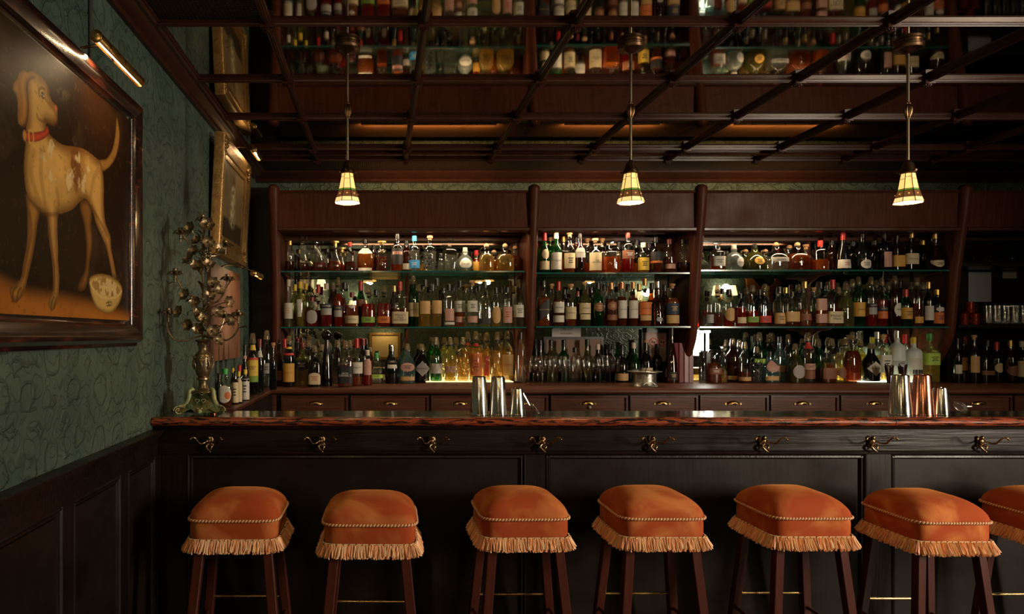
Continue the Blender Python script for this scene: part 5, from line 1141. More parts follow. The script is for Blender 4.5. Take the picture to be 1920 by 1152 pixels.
far = poly_of([(580,65),(575,130),(600,220),(615,330),(620,430),(610,560),(572,640),(560,700),(585,717),(620,690),(640,600),(650,500),(668,370),(660,250),(662,130),(630,55)], zb_)
c = paint(c, far, (0.22,0.095,0.020), (0.07,0.028,0.007))
lfr = poly_of([(285,140),(270,240),(255,360),(235,470),(205,600),(185,690),(150,770),(105,800),(75,760),(72,690),(120,650),(152,610),(165,520),(188,400),(195,300),(195,150),(190,20),(260,10)], zb_)
c = paint(c, lfr, (0.38,0.185,0.036), (0.13,0.05,0.012))
tail = poly_of([(765,828),(820,810),(860,750),(880,680),(890,600),(895,520),(902,485),(915,540),(925,620),(920,700),(900,790),(870,850),(830,895),(790,908)], za)
c = paint(c, tail, (0.34,0.165,0.035), (0.11,0.045,0.01), 0.012)
A = [za(p) for p in [(200,590),(205,540),(210,480),(205,300),(205,220),(215,145),(255,140),(300,165),(345,210),(375,270),(383,320),(405,370),(438,405),(444,450),(445,490),(440,530),(415,550),(385,543),(358,545),(360,575),(378,615),(420,660),(490,705),(560,718),(640,735),(700,770),(745,810),(778,835),(792,900),(800,980),(803,1060)]]
B = [zb_(p) for p in [(748,30),(750,130),(760,220),(795,320),(800,400),(815,480),(830,560),(838,620),(808,605),(790,510),(765,400),(735,330),(695,240),(670,150),(640,80),(612,50),(580,68),(520,130),(440,160),(418,165),(415,300),(420,400),(420,500),(428,600),(425,700),(420,770),(400,830),(375,860),(350,830),(350,780),(380,710),(380,600),(372,480),(355,370),(345,260),(335,165),(290,140),(240,95),(205,50)]]
A2 = [za(p) for p in [(200,1060),(187,960),(184,850),(190,760),(197,690)]]
body = np.array([wc(*p) for p in A+B+A2]); body = np.array([p for p in catmull(body, 3, True)])
c = paint(c, body, TAN, TDK, 0.045)
ib_, db_ = inside_dist(P, body)
def blob(c, f, p, r, col, a=0.8, sy=1.0):
    q = np.array(wc(*f(p))); rr_ = r; d = np.hypot((P[:,0]-q[0]), (P[:,1]-q[1])/sy); return blend(c, col, a*(1-sm(d, rr_*0.55, rr_)))
c = blend(c, (0.17,0.062,0.013), ib_*0.75*np.exp(-(np.hypot((P[:,0]-wc(*za((585,880)))[0])/0.055, (P[:,1]-wc(*za((585,880)))[1])/0.085))**2))   # worn brown saddle
for q in ((330,830),(600,780),(530,980),(605,990),(655,960),(400,960),(395,740),(640,1010),(680,890),(560,940),(665,800)):
    c0 = np.array(wc(*za(q))); d = np.hypot(P[:,0]-c0[0], (P[:,1]-c0[1])*0.7)+0.06*(N2-0.5); c = blend(c, (0.66,0.50,0.24), ib_*(1-sm(d, 0.006, 0.016))*0.8)
# muscle lines
sad = np.exp(-(((P[:,0]-wc(*za((590,880)))[0])/0.050)**2+((P[:,1]-wc(*za((590,880)))[1])/0.075)**2)); c = blend(c, (0.15,0.052,0.012), ib_*np.clip(sad*1.5*sm(N2, 0.30, 0.62), 0, 0.85))
def stroke(c, f, pts, wd, col, a=0.6):
    L_ = np.array([wc(*f(p)) for p in catmull(pts, 5)]); d = np.full(len(P), 1e9)
    for k in range(len(L_)-1):
        ax, ay = L_[k]; dx, dy = L_[k+1]-L_[k]; t = np.clip(((P[:,0]-ax)*dx+(P[:,1]-ay)*dy)/(dx*dx+dy*dy+1e-12), 0, 1); d = np.minimum(d, np.hypot(P[:,0]-ax-t*dx, P[:,1]-ay-t*dy))
    return blend(c, col, a*(1-sm(d, wd*0.4, wd)))
DK = (0.10,0.036,0.008)
for pts in ([(320,760),(315,900),(330,1050),(345,1150)],[(440,1060),(450,1152)],[(260,760),(240,900),(270,1050),(310,1150)],[(700,1100),(720,980),(760,900)]): c = stroke(c, za, pts, 0.016, (0.26,0.115,0.026), 0.38)
for pts in ([(340,165),(352,250),(372,420),(390,560),(385,700)],[(205,50),(240,95),(290,135),(330,160),(420,163)],[(215,150),(225,300),(200,430),(170,600)],[(640,90),(690,160),(740,250),(770,320)]): c = stroke(c, zb_, pts, 0.010, DK, 0.55)
for pts in ([(90,790),(95,720),(120,680)],[(120,795),(128,730),(150,690)],[(370,855),(372,800),(390,760)],[(390,840),(395,800),(405,770)],[(580,715),(580,670),(600,640)]): c = stroke(c, zb_, pts, 0.005, DK, 0.85)
ear = poly_of([(180,130),(150,150),(135,190),(106,230),(100,280),(125,330),(135,400),(135,480),(140,540),(170,565),(195,550),(210,500),(215,400),(206,300),(206,220),(238,190),(265,185),(240,160),(215,145)], za)
c = paint(c, ear, (0.36,0.165,0.034), TDK, 0.020)
c = stroke(c, za, [(265,185),(230,200),(210,240),(212,320),(218,420),(205,530),(180,562)], 0.006, DK, 0.8)
c = stroke(c, za, [(160,170),(150,260),(165,350),(160,480)], 0.014, (0.20,0.08,0.017), 0.5)
c = stroke(c, za, [(345,505),(352,520),(385,543),(415,550),(440,532)], 0.005, DK, 0.9); c = stroke(c, za, [(285,470),(300,510),(345,530)], 0.006, DK, 0.55)
c = stroke(c, za, [(305,330),(300,290),(320,265),(345,280)], 0.006, DK, 0.7); c = stroke(c, za, [(370,320),(372,290),(380,285)], 0.005, DK, 0.7); c = stroke(c, za, [(345,345),(385,400),(420,440)], 0.008, (0.20,0.085,0.018), 0.6)
c = blob(c, za, (330,325), 0.0135, (0.045,0.016,0.006), 0.95); c = blob(c, za, (336,331), 0.0045, (0.6,0.5,0.35), 0.8); c = blob(c, za, (322,318), 0.003, (0.6,0.5,0.35), 0.7)
c = blob(c, za, (432,425), 0.011, (0.46,0.12,0.05), 0.95)
col_ = poly_of([(185,600),(240,608),(300,602),(340,590),(364,558),(380,612),(350,655),(300,680),(240,690),(200,668)], za); c = paint(c, col_, (0.50,0.062,0.022), (0.20,0.02,0.01), 0.012)
for pts in ([(222,600),(250,600),(258,680),(228,686),(222,600)],): c = stroke(c, za, pts, 0.005, (0.55,0.32,0.08), 0.9)
c = blob(c, za, (190,635), 0.012, (0.48,0.24,0.06), 0.9, 1.6)
bowl = poly_of([(641,640),(660,605),(720,588),(790,600),(850,640),(880,690),(876,760),(845,830),(795,878),(740,870),(690,830),(655,740)], zb_); c = paint(c, bowl, (0.52,0.34,0.10), (0.18,0.09,0.02), 0.02)
inn = poly_of([(662,660),(690,625),(750,615),(820,650),(860,700),(855,735),(800,752),(720,738),(680,705)], zb_); ii, dd = inside_dist(P, inn)
c = blend(c, (0.30,0.17,0.045), ii*0.9); c = blend(c, (0.62,0.46,0.18), ii*sm(N2, 0.44, 0.54)*0.9)
c = stroke(c, zb_, [(648,655),(700,735),(770,765),(840,755),(876,715)], 0.006, (0.62,0.46,0.18), 0.8)
for pts in ([(765,800),(800,795),(805,820)],[(780,785),(785,825)],[(770,820),(795,815)]): c = stroke(c, zb_, pts, 0.004, (0.08,0.04,0.015), 0.85)
c = blend(c, (0.10,0.05,0.018), sm(fbm(P, 70, 55), 0.66, 0.74)*0.4)                # craquelure
pic = thing('dog_painting', 'large dark painting of a tan hound with orange collar and bowl', 'painting', (XL, 0, 0))
oil = vcol('varnished_oil', 0.5, 0.10, 0.0, (120, 0.12))
canvas('canvas', ny, nz, P, c, oil, pic, XC-XL)
MB().box(0.002, XC-XL-0.002, cy0-0.02, cy1+0.02, cz0-0.02, cz1+0.02).build('stretcher_board', wood_black, pic, smooth=False)
fprof = [(0.0,0.026),(0.010,0.030),(0.018,0.036),(0.022,0.046),(0.045,0.056),(0.062,0.060),(0.075,0.056),(0.084,0.044),(0.088,0.030),(0.100,0.022),(0.104,0.0),(0.0,0.0)]
def picture_frame(y0, y1, z0, z1, prof, mat, parent, name='frame_moulding', tilt=None):
    corners = [(y0,z0,-1,-1),(y1,z0,1,-1),(y1,z1,1,1),(y0,z1,-1,1)]
    for k in range(4):
        a, b2 = corners[k], corners[(k+1) % 4]; n = len(prof); vs = []
        for cc in (a, b2):
            for t, x in prof: vs.append((x, cc[0]+cc[2]*t, cc[1]+cc[3]*t))
        fs = [(i, (i+1) % n, n+(i+1) % n, n+i) for i in range(n)]+[tuple(range(n))[::-1], tuple(range(n, 2*n))]
        MB().add(vs, fs).build(name, mat, parent, ang=35)
picture_frame(cy0, cy1, cz0, cz1, fprof, frame_dark, pic)
lamp_glow = pbr('picture_lamp_bulb', (1,0.8,0.5), 0.4, emit=(1.0,0.76,0.45), estr=6.0)
def picture_lamp(lab, Y0, Y1, X, z, r, arm_from, power, tgt):
    ym = (Y0+Y1)/2; t = thing('picture_lamp', lab, 'lamp', (XL, ym, z)); h = (Y1-Y0)/2; x = X-XL
    # half-open reflector tube
    b = MB(); n = 14; a0 = math.radians(-62); a1 = math.radians(200); vs = []; fs = []
    for e, yy in enumerate((-h, h)):
        for k in range(n+1):
            a = a0+(a1-a0)*k/n; vs.append((x+r*math.cos(a), yy, r*math.sin(a)))
    for k in range(n): fs.append((k, k+1, n+1+k+1, n+1+k))
    b.add(vs, fs); sh = b.build('reflector', brass, t, fix=False)
    for yy, s in ((-h,-1),(h,1)): MB().lathe([(0.001,s*0.004),(r*0.8,s*0.003),(r*1.03,0.0),(r*1.03,-s*0.004)], 18, (x, yy, 0), axis='Y').build('end_cap', brass, t)
    MB().lathe([(r*0.45,-h*0.92),(r*0.45,h*0.92)], 10, (x, 0, -r*0.15), axis='Y').build('bulb', lamp_glow, t)
    af = Vector(arm_from)-Vector((XL, ym, z))
    MB().tube(catmull([tuple(af), (af.x+0.05, af.y*0.6, af.z+0.02), (x-r*0.6, 0, r*0.9)], 6), 0.0045, 8).build('arm', brass_dark, t)
    MB().lathe([(0.012,-0.010),(0.014,0.0),(0.012,0.010)], 12, (x-r*0.5, 0, r*0.6), axis='Y').build('knuckle', brass_dark, t)
    a_ = area('picture_light', (XL+x-0.004, ym, z-r*0.75), tgt, 2*h*0.9, 0.012, power, (1.0,0.70,0.38)); a_.data.shape = 'RECTANGLE'
    a_.data.size, a_.data.size_y = 0.012, 2*h*0.9
    return t
Xl = -0.870
picture_lamp('long brass picture lamp above the hound painting', 2.08, 2.458, Xl, CH+0.911, 0.019, (XL+0.05, 2.19, cz1+0.085), 1.5, (XL+0.02, 2.22, CH+0.35))
cb = MB().tube([(XL+0.006, 2.36, CH+0.80),(XL+0.006, 2.365, CH+1.0),(XL+0.006, 2.36, ZC-0.07)], 0.004, 6); cb.tube([(XL+0.006, 2.372, CH+0.80),(XL+0.006, 2.372, ZC-0.07)], 0.003, 6)
tag(cb.build('lamp_cable', cable_m), 'thin dark cable running up green wall above hound painting', 'cable')
# ---- gilt framed picture leaning out from the wall
g = thing('gilt_framed_picture', 'small figure painting in ornate gilt frame on green wall', 'painting', (XL+0.005, 4.41, CH+0.475))
g.rotation_euler.y = 0.050
hw2, gh = 0.41, 0.72
ny2, nz2, P = grid(-hw2+0.13, hw2-0.13, 0.13, gh-0.13, 0.008)
N = fbm(P, 14, 5); cc = np.array([0.20,0.135,0.065])*(0.7+0.6*N)[:,None]; cc = blend(cc, (0.045,0.028,0.016), 1-sm(P[:,1], 0.24, 0.27))
for (x_, s_) in ((-0.02,0.05),(0.015,0.035)): cc = blend(cc, (0.50,0.44,0.24), np.exp(-((P[:,0]-x_)/s_)**2)*sm(P[:,1], 0.20, 0.24)*(1-sm(P[:,1], 0.46, 0.50))*sm(fbm(P, 50, 3), 0.35, 0.6))
cc = blend(cc, (0.10,0.06,0.035), np.exp(-(((P[:,0])/0.03)**2+((P[:,1]-0.51)/0.035)**2)))
canvas('canvas', ny2, nz2, P, cc, oil, g, 0.034)
MB().box(0.004, 0.031, -hw2+0.12, hw2-0.12, 0.12, gh-0.12).build('backing', wood_black, g, smooth=False)
picture_frame(-hw2+0.13, hw2-0.13, 0.13, gh-0.13, [(0,0.030),(0,0.040),(0.008,0.042),(0.030,0.042),(0.034,0.046),(0.044,0.049),(0.050,0.044),(0.085,0.052),(0.105,0.058),(0.122,0.058),(0.130,0.046),(0.130,0.0),(0,0.0)], gilt, g)
for sy in (-1, 1):
    for sz in (0, 1):
        b = MB(); R = random.Random(sy*3+sz)
        for k in range(16):
            a = k*0.75; rr_ = 0.012+0.0048*k
            b.sphere((0.054, sy*(hw2-0.035)-sy*rr_*abs(math.cos(a)), (gh-0.035 if sz else 0.035)-(1 if sz else -1)*rr_*abs(math.sin(a))), 0.013-0.0003*k, 6, 5)
        b.build('corner_ornament', gilt, g, ang=80)
picture_lamp('short brass picture lamp above the gilt framed figure painting', 4.50, 4.72, -0.845, CH+1.225, 0.022, (XL+0.05, 4.46, CH+1.222), 0.60, (XL+0.02, 4.5, CH+0.7))
# ---- unframed brown canvas below
u = thing('brown_canvas', 'unframed brown canvas of a pale figure behind the candelabra', 'painting', (XL, 4.39, CH-0.158))
ny3, nz3, P = grid(-0.415, 0.415, 0.0, 0.58, 0.012); N = fbm(P, 8, 2)
cc = np.array([0.19,0.080,0.042])*(0.7+0.6*N)[:,None]; cc = blend(cc, (0.42,0.22,0.14), np.exp(-(((P[:,0]+0.02)/0.13)**2+((P[:,1]-0.22)/0.13)**2)))
cc = blend(cc, (0.36,0.19,0.13), np.exp(-(((P[:,0]-0.04)/0.05)**2+((P[:,1]-0.36)/0.09)**2))); cc = blend(cc, (0.06,0.03,0.02), (1-sm(P[:,0], -0.40, -0.28)))
canvas('canvas', ny3, nz3, P, cc, vcol('matt_oil', 0.55), u, 0.022)
MB().box(0.001, 0.0215, -0.415, 0.415, 0.0, 0.58).build('stretcher_board', wood_drawer, u, smooth=False)
picture_lamp('brass picture lamp with white glow above the brown unframed canvas', 4.42, 4.70, -0.83, CH+0.400, 0.020, (XL+0.01, 4.30, CH+0.43), 0.32, (XL+0.02, 4.45, CH+0.1))
# ================================================================ CANDELABRA
kc = 3.15/1280
patina = pbr('green_patina_bronze', (0.34,0.30,0.13), 0.42, 0.2, noise=((0.18,0.28,0.15),(30,30,30),0.42,0.62), bump=((45,45,45),0.7,4))
antq = pbr('antique_gilt_bronze', (0.33,0.25,0.15), 0.36, 0.85, noise=((0.13,0.10,0.065),(40,40,40),0.4,0.7), bump=((60,60,60),0.5,3))
ca = thing('candelabra', 'ornate bronze candelabra of lilies on green footed base', 'candelabra', (PX(381,3.15), 3.15, ZB))
def cp(px, py, dy=0.0): return ((px-381)*kc, dy, (778-py)*kc)
# base: three carved faces, scroll feet
for k in range(3):
    rot = 2*PI*k/3
    outl = catmull([(-20,44),(20,44),(24,34),(30,20),(40,10),(33,6),(18,12),(8,6),(-8,6),(-18,12),(-33,6),(-40,10),(-30,20),(-24,34)], 4, True)
    b = MB(); vs = []; n = len(outl)
    for off in (0.0, 0.006):
        for p in outl:
            x, z = p[0]*kc, p[1]*kc; fl = -0.024-0.052*(1-p[1]/44.0)**1.3+off
            vs.append((x*0.92, fl, z))
    b.add(vs, [tuple(range(n))[::-1], tuple(range(n, 2*n))]+[(i, (i+1) % n, n+(i+1) % n, n+i) for i in range(n)])
    f = b.build('base_face', patina, ca, rz=rot, ang=50)
    for s in (-1, 1):
        hp = [(s*0.0135+0.00058*16*math.sin(t)**3, 27*kc+0.00062*(13*math.cos(t)-5*math.cos(2*t)-2*math.cos(3*t)-math.cos(4*t))) for t in np.linspace(0, 2*PI, 29)[:-1]]
        yf = lambda z: -0.0335-0.052*(1-z/(44*kc))**1.3
        MB().add([(x, yf(z), z) for x, z in hp]+[(x, yf(z)+0.005, z) for x, z in hp], [tuple(range(28)), tuple(range(28,56))[::-1]]+[(i, (i+1) % 28, 28+(i+1) % 28, 28+i) for i in range(28)]).build('heart_shade_plate', black_pl, f, smooth=False)  # black plate stands in for the shade inside a pierced heart
        MB().tube([(x, yf(z)-0.0008, z) for x, z in hp+hp[:1]], 0.0016, 6, False).build('heart_rim', patina, f)
    rel = MB()
    for s in (-1, 1):
        rel.tube(catmull([(s*30*kc, -0.0245-0.052*(1-14/44)**1.3-0.001, 14*kc), (s*25*kc, -0.0245-0.052*(1-24/44)**1.3-0.001, 24*kc), (s*20*kc, -0.0245-0.052*(1-36/44)**1.3-0.001, 36*kc), (s*8*kc, -0.0245-0.052*(1-41/44)**1.3-0.001, 41*kc), (0, -0.0245-0.052*(1-37/44)**1.3-0.001, 37*kc)], 5), 0.0020, 6)
        sp_ = [(s*(18+(4.5-0.4*t)*math.cos(t))*kc, -0.0245-0.052*(1-15/44)**1.3-0.001, (17+(4.5-0.4*t)*math.sin(t))*kc) for t in np.linspace(0, 3*PI, 28)]
        rel.tube(sp_, 0.0016, 5)
    rel.build('scroll_relief', patina, f, ang=80)
    mk = MB(); mk.sphere((0,-0.064,8*kc), 0.012, 10, 8); mk.sphere((0,-0.074,6*kc), 0.006, 8, 6); mk.sphere((-0.009,-0.062,13*kc), 0.005, 8, 6); mk.sphere((0.009,-0.062,13*kc), 0.005, 8, 6); mk.build('mask', patina, f)
for k in range(3):
    rot = 2*PI*k/3+PI/3 + PI
    rot = -PI/2+PI/3+2*PI*k/3
    def rad(rho, z): return (rho*math.cos(rot), rho*math.sin(rot), z)
    path = [rad(r_*kc, z*kc) for r_, z in ((20,47),(25,45),(26,38),(28,28),(33,20),(39,17),(46,17.5))]
    pts = catmull(path, 4); b = MB().tube(pts, [0.0095+0.003*math.sin(3.1*i/len(pts))-0.005*(i/len(pts))**3 for i in range(len(pts))], 10)
    for tt in np.linspace(0, 4.2*PI, 46):
        pass
    sp = [rad((46+(9.0-0.66*t)*math.cos(t))*kc, (9.2+(8.6-0.62*t)*math.sin(t))*kc) for t in np.linspace(0, 4*PI, 60)]
    b.tube(sp, 0.0036, 6); b.sphere(rad(46*kc, 9.2*kc), 0.005, 8, 6)
    sp = [rad((21+(5-0.35*t)*math.cos(t))*kc, (45+(5-0.35*t)*math.sin(t))*kc) for t in np.linspace(0, 3.4*PI, 40)]
    b.tube(sp, 0.0045, 6); b.build('scroll_foot', patina, ca, ang=70)
MB().lathe([(24*kc,42*kc),(22*kc,45*kc),(13*kc,47*kc),(9*kc,50*kc),(7*kc,58*kc),(8*kc,63*kc),(12*kc,65*kc),(12*kc,68*kc),(9*kc,70*kc),(13*kc,76*kc),(16*kc,86*kc),(17.5*kc,100*kc),(17*kc,108*kc),(13*kc,114*kc),(8.5*kc,118*kc),(8.5*kc,126*kc),(11*kc,131*kc),(10*kc,134*kc),(15*kc,137*kc),(14*kc,140*kc),(5*kc,140*kc)], 24).build('urn', antq, ca, ang=50)
ub = MB()
for k in range(8):
    a = 2*PI*k/8
    ub.tube(catmull([(15.5*kc*math.cos(a), 15.5*kc*math.sin(a), 84*kc), (18.5*kc*math.cos(a+.1), 18.5*kc*math.sin(a+.1), 94*kc), (18*kc*math.cos(a-.1), 18*kc*math.sin(a-.1), 104*kc)], 4), [0.004,0.005,0.006,0.006,0.006,0.005,0.006,0.004,0.003], 6)
    ub.sphere((17*kc*math.cos(a), 17*kc*math.sin(a), 107*kc), 0.006, 8, 6)
ub.build('urn_relief', antq, ca, ang=70)
MB().tube([(0,0,139*kc),(0.002,0.004,200*kc),(-0.003,0.0,280*kc),(0.0,0.004,355*kc)], [0.0070,0.0055,0.0050,0.0045], 8).build('stem', antq, ca)
def petal_flower(n, rad, cup):
    b = MB()
    for k in range(n):
        a = 2*PI*k/n; vs = []; rows = 5
        for i in range(rows+1):
            t = i/rows; rho = rad*t; wv = rad*0.46*math.sin(PI*min(1, t*0.92+0.08))**0.8; zz2 = cup*(1-t)**2*0.0+cup*t**1.6-(0.25*rad*max(0, t-0.7))
            for s in (-1, 0, 1):
                x, y = rho, s*wv; z = zz2+(0.10*rad*abs(s))
                vs.append((x*math.cos(a)-y*math.sin(a), x*math.sin(a)+y*math.cos(a), z))
        fs = []
        for i in range(rows):
            for s in (0, 1): fs.append((i*3+s, (i+1)*3+s, (i+1)*3+s+1, i*3+s+1))
        b.add(vs, fs)
    b.sphere((0,0,cup*0.25), rad*0.22, 8, 6)
    for k in range(5): a = 2*PI*k/5; b.tube([(0,0,0),(rad*0.12*math.cos(a), rad*0.12*math.sin(a), cup*1.0)], 0.0010, 4)
    return b.mesh('flower', ang=80, fix=False)
fl_me = petal_flower(6, 0.029, 0.016)
cupb = MB()
cupb.lathe([(0.003,-0.050),(0.004,-0.030),(0.008,-0.014),(0.014,-0.004),(0.021,0.0),(0.0215,0.003),(0.012,0.004),(0.010,0.012),(0.012,0.014),(0.009,0.014),(0.008,0.004)], 14, cap=False)
for k in range(6):
    a = 2*PI*k/6; cupb.tube([(0.010*math.cos(a),0.010*math.sin(a),-0.012),(0.026*math.cos(a),0.026*math.sin(a),-0.004),(0.036*math.cos(a),0.036*math.sin(a),-0.014)], [0.006,0.007,0.0015], 5)
cup_me = cupb.mesh('candle_cup', ang=60)
leafb = MB(); vs = []
for i in range(7):
    t = i/6; wv = 0.008*math.sin(PI*min(1,t*0.95+0.05)); vs += [(0.055*t, -wv, 0.02*math.sin(t*2.4)+0.002), (0.055*t, 0, 0.02*math.sin(t*2.4)), (0.055*t, wv, 0.02*math.sin(t*2.4)+0.002)]
leafb.add(vs, [(i*3+s, (i+1)*3+s, (i+1)*3+s+1, i*3+s+1) for i in range(6) for s in (0,1)]); leaf_me = leafb.mesh('leaf', ang=80, fix=False)
Rc = random.Random(12)
def branch(fr, to, dy, me, face=None, nm='flower', bow=(0,0), r=0.0034, sc=1.0):
    a, e = Vector(cp(*fr)), Vector(cp(to[0], to[1], dy)); m1 = a.lerp(e, 0.35)+Vector((bow[0]*kc, dy*0.3, bow[1]*kc)); m2 = a.lerp(e, 0.75)+Vector((bow[0]*kc*0.8, dy*0.1, bow[1]*kc*0.8))
    br = MB().tube(catmull([tuple(a), tuple(m1), tuple(m2), tuple(e)], 6), [r]*19, 6).build('branch', antq, ca)
    o = put(nm, me, antq, br, tuple(e)); o.scale = (sc, sc, sc)
    if face: o.rotation_euler = face
    lf = put('leaf', leaf_me, antq, br, tuple(m2)); lf.rotation_euler = (Rc.uniform(-.6,.6), Rc.uniform(-.8,.8), math.atan2(e.y-a.y, e.x-a.x)+Rc.uniform(-.9,.9))
FACE = lambda ry=0.0, rx=1.25: (rx, 0, ry)
for fr, to, dy, bow in (((381,470),(342,436),-0.03,(4,-14)), ((381,440),(380,410),0.0,(0,0)), ((381,560),(333,512),-0.04,(-6,-12)), ((381,630),(322,585),-0.05,(-22,-26)), ((383,480),(418,455),0.05,(6,-8)), ((383,570),(424,520),0.03,(8,-14)), ((383,630),(449,588),-0.03,(20,-24)), ((383,620),(412,590),0.09,(6,-16)), ((380,600),(352,560),0.09,(-6,-16))):
    branch(fr, to, dy, cup_me, None, 'candle_cup', bow, 0.0042)
for fr, to, dy, ry in (((381,470),(375,457),-0.05,-.3),((381,490),(371,475),-0.06,-.2),((381,515),(376,503),-0.055,.1),((381,480),(395,458),-0.05,.5),((381,490),(410,472),-0.02,.8),((381,580),(357,557),-0.07,-.4),((381,590),(375,570),-0.075,0.0),((381,580),(398,560),-0.06,.5),((381,590),(429,568),-0.03,.9),((381,600),(381,592),-0.06,.1),((381,605),(412,588),-0.05,.6),((381,620),(432,602),-0.03,.8),((381,630),(379,618),-0.05,0),((381,632),(412,640),-0.05,.7),((381,625),(404,622),-0.06,.5),((381,450),(392,427),-0.04,.4),((381,540),(402,533),-0.04,.6),((381,520),(362,492),-0.05,-.6),((381,450),(364,432),-0.05,-.4),((381,610),(345,588),-0.06,-.6),((381,560),(412,548),-0.05,.8),((381,630),(361,612),-0.06,-.3),((381,500),(398,500),-0.06,.4),((381,600),(392,600),-0.075,.2)):
    branch(fr, to, dy, fl_me, FACE(ry, 1.25+Rc.uniform(-.3,.3)), 'flower', (Rc.uniform(-5,5), Rc.uniform(-7,3)), 0.0022, Rc.uniform(0.95,1.25))
gb = MB()
for k in range(34):
    t = k/34; a = k*2.4; rr_ = 0.017*(1-t)**0.6; gb.sphere((0.030+rr_*math.cos(a), -0.045+rr_*math.sin(a)*0.7, (300-0)*kc-0.10*t+0.016), 0.0062, 7, 5)
gb.build('grape_cluster', antq, ca, ang=80)
for k in range(26):
    z = Rc.uniform(150,350); lf = put('leaf', leaf_me, antq, ca, (0, -0.004, z*kc)); lf.rotation_euler = (Rc.uniform(-1,1), Rc.uniform(-1.2,0.4), Rc.uniform(0, 2*PI)); s = Rc.uniform(0.7,1.2); lf.scale = (s,s,s)
# ================================================================ STAINED GLASS PENDANTS
pane_m = pbr('lit_amber_glass', (0.9,0.65,0.3), 0.3, emit=(1.0,0.56,0.16), estr=1.25, noise=((0.8,0.5,0.2),(40,40,40),0.3,0.8))
pane_b = pbr('lit_amber_glass_low', (0.9,0.65,0.3), 0.3, emit=(1.0,0.60,0.22), estr=1.2)
pane_g = pbr('lit_green_glass', (0.1,0.3,0.04), 0.3, emit=(0.16,0.36,0.03), estr=0.55)
pane_p = pbr('patterned_border_glass', (0.10,0.045,0.020), 0.4, emit=(0.60,0.22,0.06), estr=0.20)
pane_j = pbr('lit_amber_jewel', (0.6,0.3,0.08), 0.3, emit=(1.0,0.45,0.10), estr=0.7)
inner_m = pbr('shade_inside', (0.9,0.7,0.4), 0.5, emit=(1.0,0.62,0.25), estr=1.5)
came = pbr('lead_came', (0.035,0.020,0.012), 0.4, 0.7)
bulb_m = pbr('bulb_glow', (1,0.8,0.5), 0.4, emit=(1.0,0.70,0.34), estr=16.0)
YP = 3.05; kp = YP/1280
def pr(dy): return (628-dy)*kp       # height above lens of a measured row
RAD = [(pr(325),0.0275),(pr(335),0.031),(pr(356),0.0410),(pr(359),0.0430),(pr(371.5),0.0530),(pr(380.5),0.0600)]
ROD0 = pr(303)
